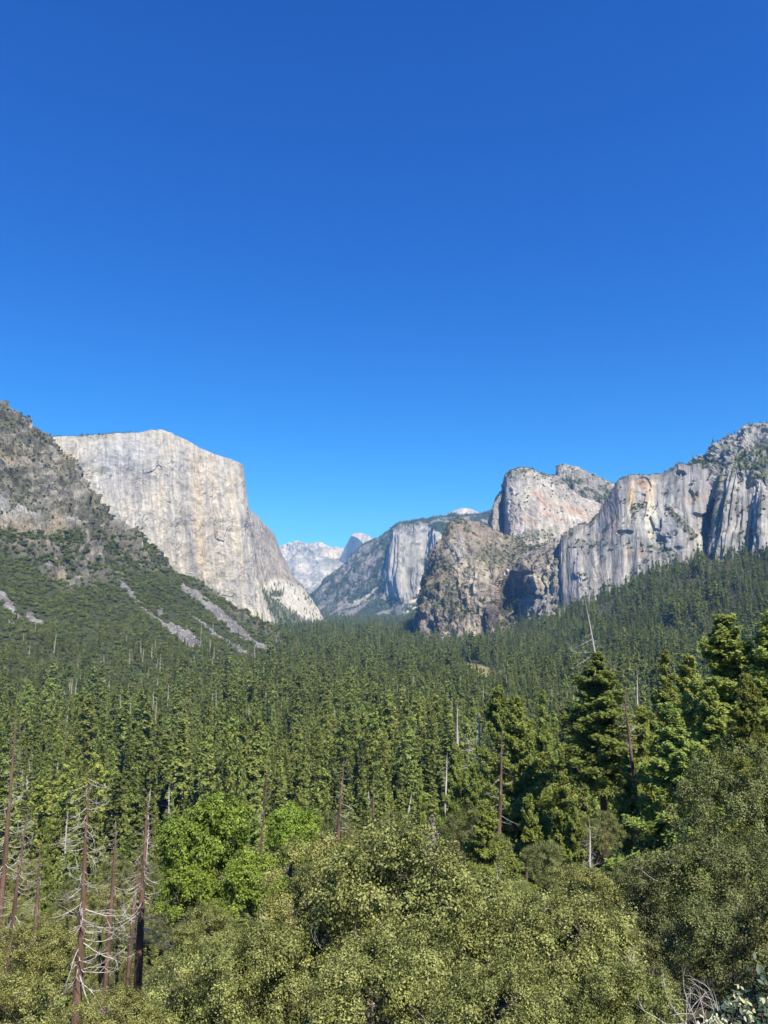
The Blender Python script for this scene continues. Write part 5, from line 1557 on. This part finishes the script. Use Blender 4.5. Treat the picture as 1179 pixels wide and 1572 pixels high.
oak(640, 1450, 190, 29, 'largest olive live oak, its broad crown topping the middle of the thicket', OAKC[0], 1.0)
oak(500, 1400, 120, 33, 'olive live oak on the flank of the largest one, facing the bright green tree', OAKC[1])
oak(745, 1450, 120, 31, 'olive live oak below the young bushy pine', OAKC[2])
oak(585, 1560, 150, 22, 'live oak filling the very bottom middle of the view', OAKC[1], 1.0)
oak(860, 1500, 140, 27, 'rounded olive live oak sloping down toward the dark shaded oaks', OAKC[0], 1.0)
oak(960, 1580, 120, 23, 'low yellowish live oak beside the bare grey twigs', OAKC[2])
oak(760, 1600, 130, 20, 'live oak at the bottom between the middle one and the rounded one', OAKC[0])
oak(420, 1530, 130, 27, 'grey olive live oak below the bright green tree', OAKC[2])
oak(330, 1580, 125, 28, 'spreading live oak at the bottom, next to the tallest snag', OAKC[1])
oak(42, 1505, 82, 40, 'olive oak around the feet of the edge snags', OAKC[0])
oak(0, 1600, 120, 30, 'live oak in the bottom corner under the edge snags', OAKC[2])
oak(165, 1612, 85, 26, 'low oak at the bottom in front of the tallest snag', OAKC[0])
oak(75, 1450, 48, 68, 'small yellow green oak behind the edge snags', OAKC[1])
oak(330, 1460, 70, 42, 'pale oak under the bright green tree', OAKC[0])
oak(275, 1500, 50, 50, 'small oak at the foot of the straight tapering snag', OAKD[0])
oak(905, 1400, 80, 44, 'olive oak under the low bare snag', OAKC[1])
oak(1130, 1260, 95, 52, 'tall dark live oak under the full fir', OAKD[0], 1.25)
oak(1070, 1400, 120, 42, 'shaded dark oak below the yellow green cedar', OAKD[1], 1.0)
oak(1010, 1490, 70, 40, 'small dark oak in the hollow between the rounded oak and the shaded ones', OAKD[1])
oak(1165, 1370, 90, 44, 'dark oak against the view edge below the tall one', OAKD[0])
oak(1120, 1490, 110, 33, 'shaded dark oak low by the pale leaved bush', OAKD[1], 1.0)
oak(990, 1400, 70, 48, 'dull green oak between the rounded oak and the shaded one', OAKD[0])
oak(606, 1292, 46, 80, 'dark scrub oak behind the thin red snag', OAKD[1])
oak(716, 1290, 46, 84, 'dark scrub oak around the grey dead fir', OAKD[0])
oak(925, 1290, 42, 85, 'grey green oak between the dead topped pine and the yellow cedar', OAKD[1], 1.1)
oak(322, 1305, 84, 56, 'bright fresh green broadleaf tree standing above the olive oaks', MAPC, 1.05, name='maple_tree')
oak(290, 1370, 58, 54, 'lower bright green broadleaf tree closest to the straight tapering snag', MAPC, 1.1, name='maple_tree')
oak(390, 1370, 66, 50, 'bright green broadleaf tree with a dark hollow beneath it', MAPC, 1.0, name='maple_tree')
oak(447, 1288, 50, 66, 'small bright green treetop beside the slim pale snag', MAPC, 1.15, name='maple_tree')
oak(1275, 1470, 130, 31, 'dark oak mostly beyond the picture edge, beside the shaded low oak', OAKD[0])
oak(1290, 1620, 150, 22, 'oak beyond the bottom corner past the pale leaved bush', OAKD[1])
oak(-110, 1500, 110, 34, 'olive oak beyond the picture edge next to the edge snags', OAKC[1])
# middle distance oaks below the lookout
MID_LABELS = ['rounded oak between the tallest snag and the thin dark red one', 'dark oak behind the straight tapering snag near its foot', 'dull oak behind the short grey red snag and the tallest one',
              'dark oak behind the pair of snags at the picture edge', 'oak just beyond the lower bright green tree, beside the tapering snag', 'olive oak at the foot of the slim pale brown snag',
              'dark scrub oak between the two thin red snags above the largest live oak', 'scrub oak at the foot of the long nearly bare leaning snag', 'farther oak above the thin dark red snag',
              'far small oak behind the second edge snag', 'far small oak just behind the bright green tree', 'small oak touching the base of the branchless thin red snag', 'low oak beside the foot of the tallest snag',
              'dull oak at the foot of the pale green pine', 'farther oak above the slim pale brown snag', 'oak beside the bare red trunk, just above the largest live oaks', 'oak seen between the tallest snag and the straight tapering one low down',
              'grey green oak before the yellow green cedar, under the dead topped pine']
for i, (px, py, rp, Y) in enumerate([(150, 1400, 40, 85), (200, 1430, 42, 80), (110, 1380, 34, 100), (20, 1420, 40, 85), (270, 1430, 40, 78), (470, 1325, 40, 80), (545, 1310, 40, 85), (760, 1310, 38, 80), (180, 1345, 30, 120), (30, 1350, 34, 120), (245, 1350, 30, 110), (590, 1320, 36, 75), (130, 1460, 36, 80), (835, 1330, 42, 66), (520, 1275, 30, 115), (790, 1390, 40, 58), (180, 1500, 40, 78), (1000, 1300, 44, 70)]):
    o = oak(px, py, rp, Y, MID_LABELS[i], OAKD[i % 2] if i % 3 else OAKC[i % 2])
    o['group'] = 'oaks on the slope below the thicket'

# grey dead fir, still thick with twigs
gd = P(664, 1255, 82); gb = P(664, 1336, 82)
Hd = float(gd[2] - gb[2])
t = thing('dead_fir', 'grey dead fir still thick with fine twigs behind the live oaks', 'dead tree', gb)
link('crown', conifer_crown('dead_twigs', M_dull, 450, Hd, 1.0, 120, 40, 0.22, 2, 0.02, 'cedar'), t)
link('trunk', trunk_mesh('trunk', M_dull, 451, Hd, 0.16, 6, 0.02), t)

# bare twig bush at the bottom
t = thing('bare_bush', 'bare grey twig bush at the bottom between oak and pale leaves', 'bush', P(1075, 1600, 17))
for i in range(16):
    b = link('branch', BR[i % 8], t)
    b.rotation_euler = (0, -fr.uniform(0.5, 1.4), fr.uniform(0, 6.28)); s = fr.uniform(0.3, 0.5); b.scale = (s, s, s)

# pale big-leaved bush close to the lens, bottom corner
M_pale = leaf_material('pale_young_leaves', (0.42, 0.45, 0.22), (0.62, 0.62, 0.38), 0.3, 0.03, 0.1)
M_deep = leaf_material('shade_darkened_leaves', (0.02, 0.045, 0.02), (0.05, 0.09, 0.04), 0.15, 0.06, 0.1)  # corner shade put into the leaf colour
lv = np.array([(0, -.5, 0), (.16, -.3, .012), (.24, 0, .02), (.15, .3, .012), (0, .5, 0), (-.15, .3, .012), (-.24, 0, .02), (-.16, -.3, .012), (0, -.25, -.01), (0, 0, -.012), (0, .25, -.01)])
lf = np.array([(0, 1, 8), (1, 2, 8), (2, 9, 8), (2, 3, 9), (3, 10, 9), (3, 4, 10), (4, 5, 10), (5, 9, 10), (5, 6, 9), (6, 8, 9), (6, 7, 8), (7, 0, 8)])
LP = new_mesh('leaf', lv, lf, M_pale, True, {'rnd': np.linspace(0, 1, 11)})
LD = new_mesh('leaf', lv, lf, M_deep, True, {'rnd': np.linspace(0, 1, 11)})
r = np.random.default_rng(123)
YB = 4.2
for label, mat_leaf, cl, nleaf, size in [
    ('pale cream leaved bush close by in the bottom corner', LP, [(1133, 1530, 9), (1128, 1542, 8), (1140, 1540, 8), (1146, 1560, 6), (1098, 1562, 9), (1106, 1570, 8), (1090, 1575, 8), (1178, 1536, 4), (1150, 1572, 5)], 15, 0.030),
    ('deep green shaded bush close by at the corner edge', LD, [(1160, 1520, 16), (1175, 1500, 14), (1150, 1545, 14), (1170, 1550, 20), (1120, 1560, 12), (1185, 1530, 20), (1140, 1575, 18), (1175, 1580, 20), (1115, 1545, 8)], 26, 0.045)]:
    Yb = YB + (0.35 if mat_leaf is LD else 0)
    rootp = P(1165, 1660, Yb)
    t = thing('leafy_bush', label, 'bush', rootp)
    parts = []
    for (x, y, rad) in cl:
        q = P(x, y, Yb) - rootp
        s = np.linspace(0, 1, 6)[:, None]
        parts.append(tube(q * s + np.array([0.05, 0, -0.04]) * np.sin(s * PI), 0.006 * (1.3 - s[:, 0]), 5))
        for _ in range(nleaf):
            b = link('leaf', mat_leaf, t)
            b.location = [float(v) for v in q + r.normal(0, 1, 3) * rad * Yb / FPX * 0.8]
            b.rotation_euler = (r.uniform(-0.9, 1.2), r.uniform(-0.8, 0.8), r.uniform(0, 6.28))
            k = size * r.uniform(0.7, 1.3); b.scale = (k, k, k)
    V, F = join(parts)
    link('stem', new_mesh('stem', V, F, M_oakbark, True), t)

# ------------------------------------------------------------------ air
m, n, l = nodes('air_haze')
n.remove(n['Principled BSDF'])
pv = n.new('ShaderNodeVolumePrincipled')
pv.inputs['Density'].default_value = 0.000045
pv.inputs['Color'].default_value = (0.17, 0.46, 1.0, 1)
pv.inputs['Absorption Color'].default_value = (1, 1, 1, 1)
pv.inputs['Anisotropy'].default_value = 0.0
l.new(pv.outputs[0], n['Material Output'].inputs['Volume'])
x0, x1, y0, y1, z0, z1 = -20000, 20000, -20000, 20000, -200, 2300
V = [(x, y, z) for x in (x0, x1) for y in (y0, y1) for z in (z0, z1)]
F = [(0, 1, 3, 2), (4, 6, 7, 5), (0, 4, 5, 1), (2, 3, 7, 6), (0, 2, 6, 4), (1, 5, 7, 3)]
link('haze', new_mesh('haze', V, F, m), kind='stuff', label='thin blue valley haze')
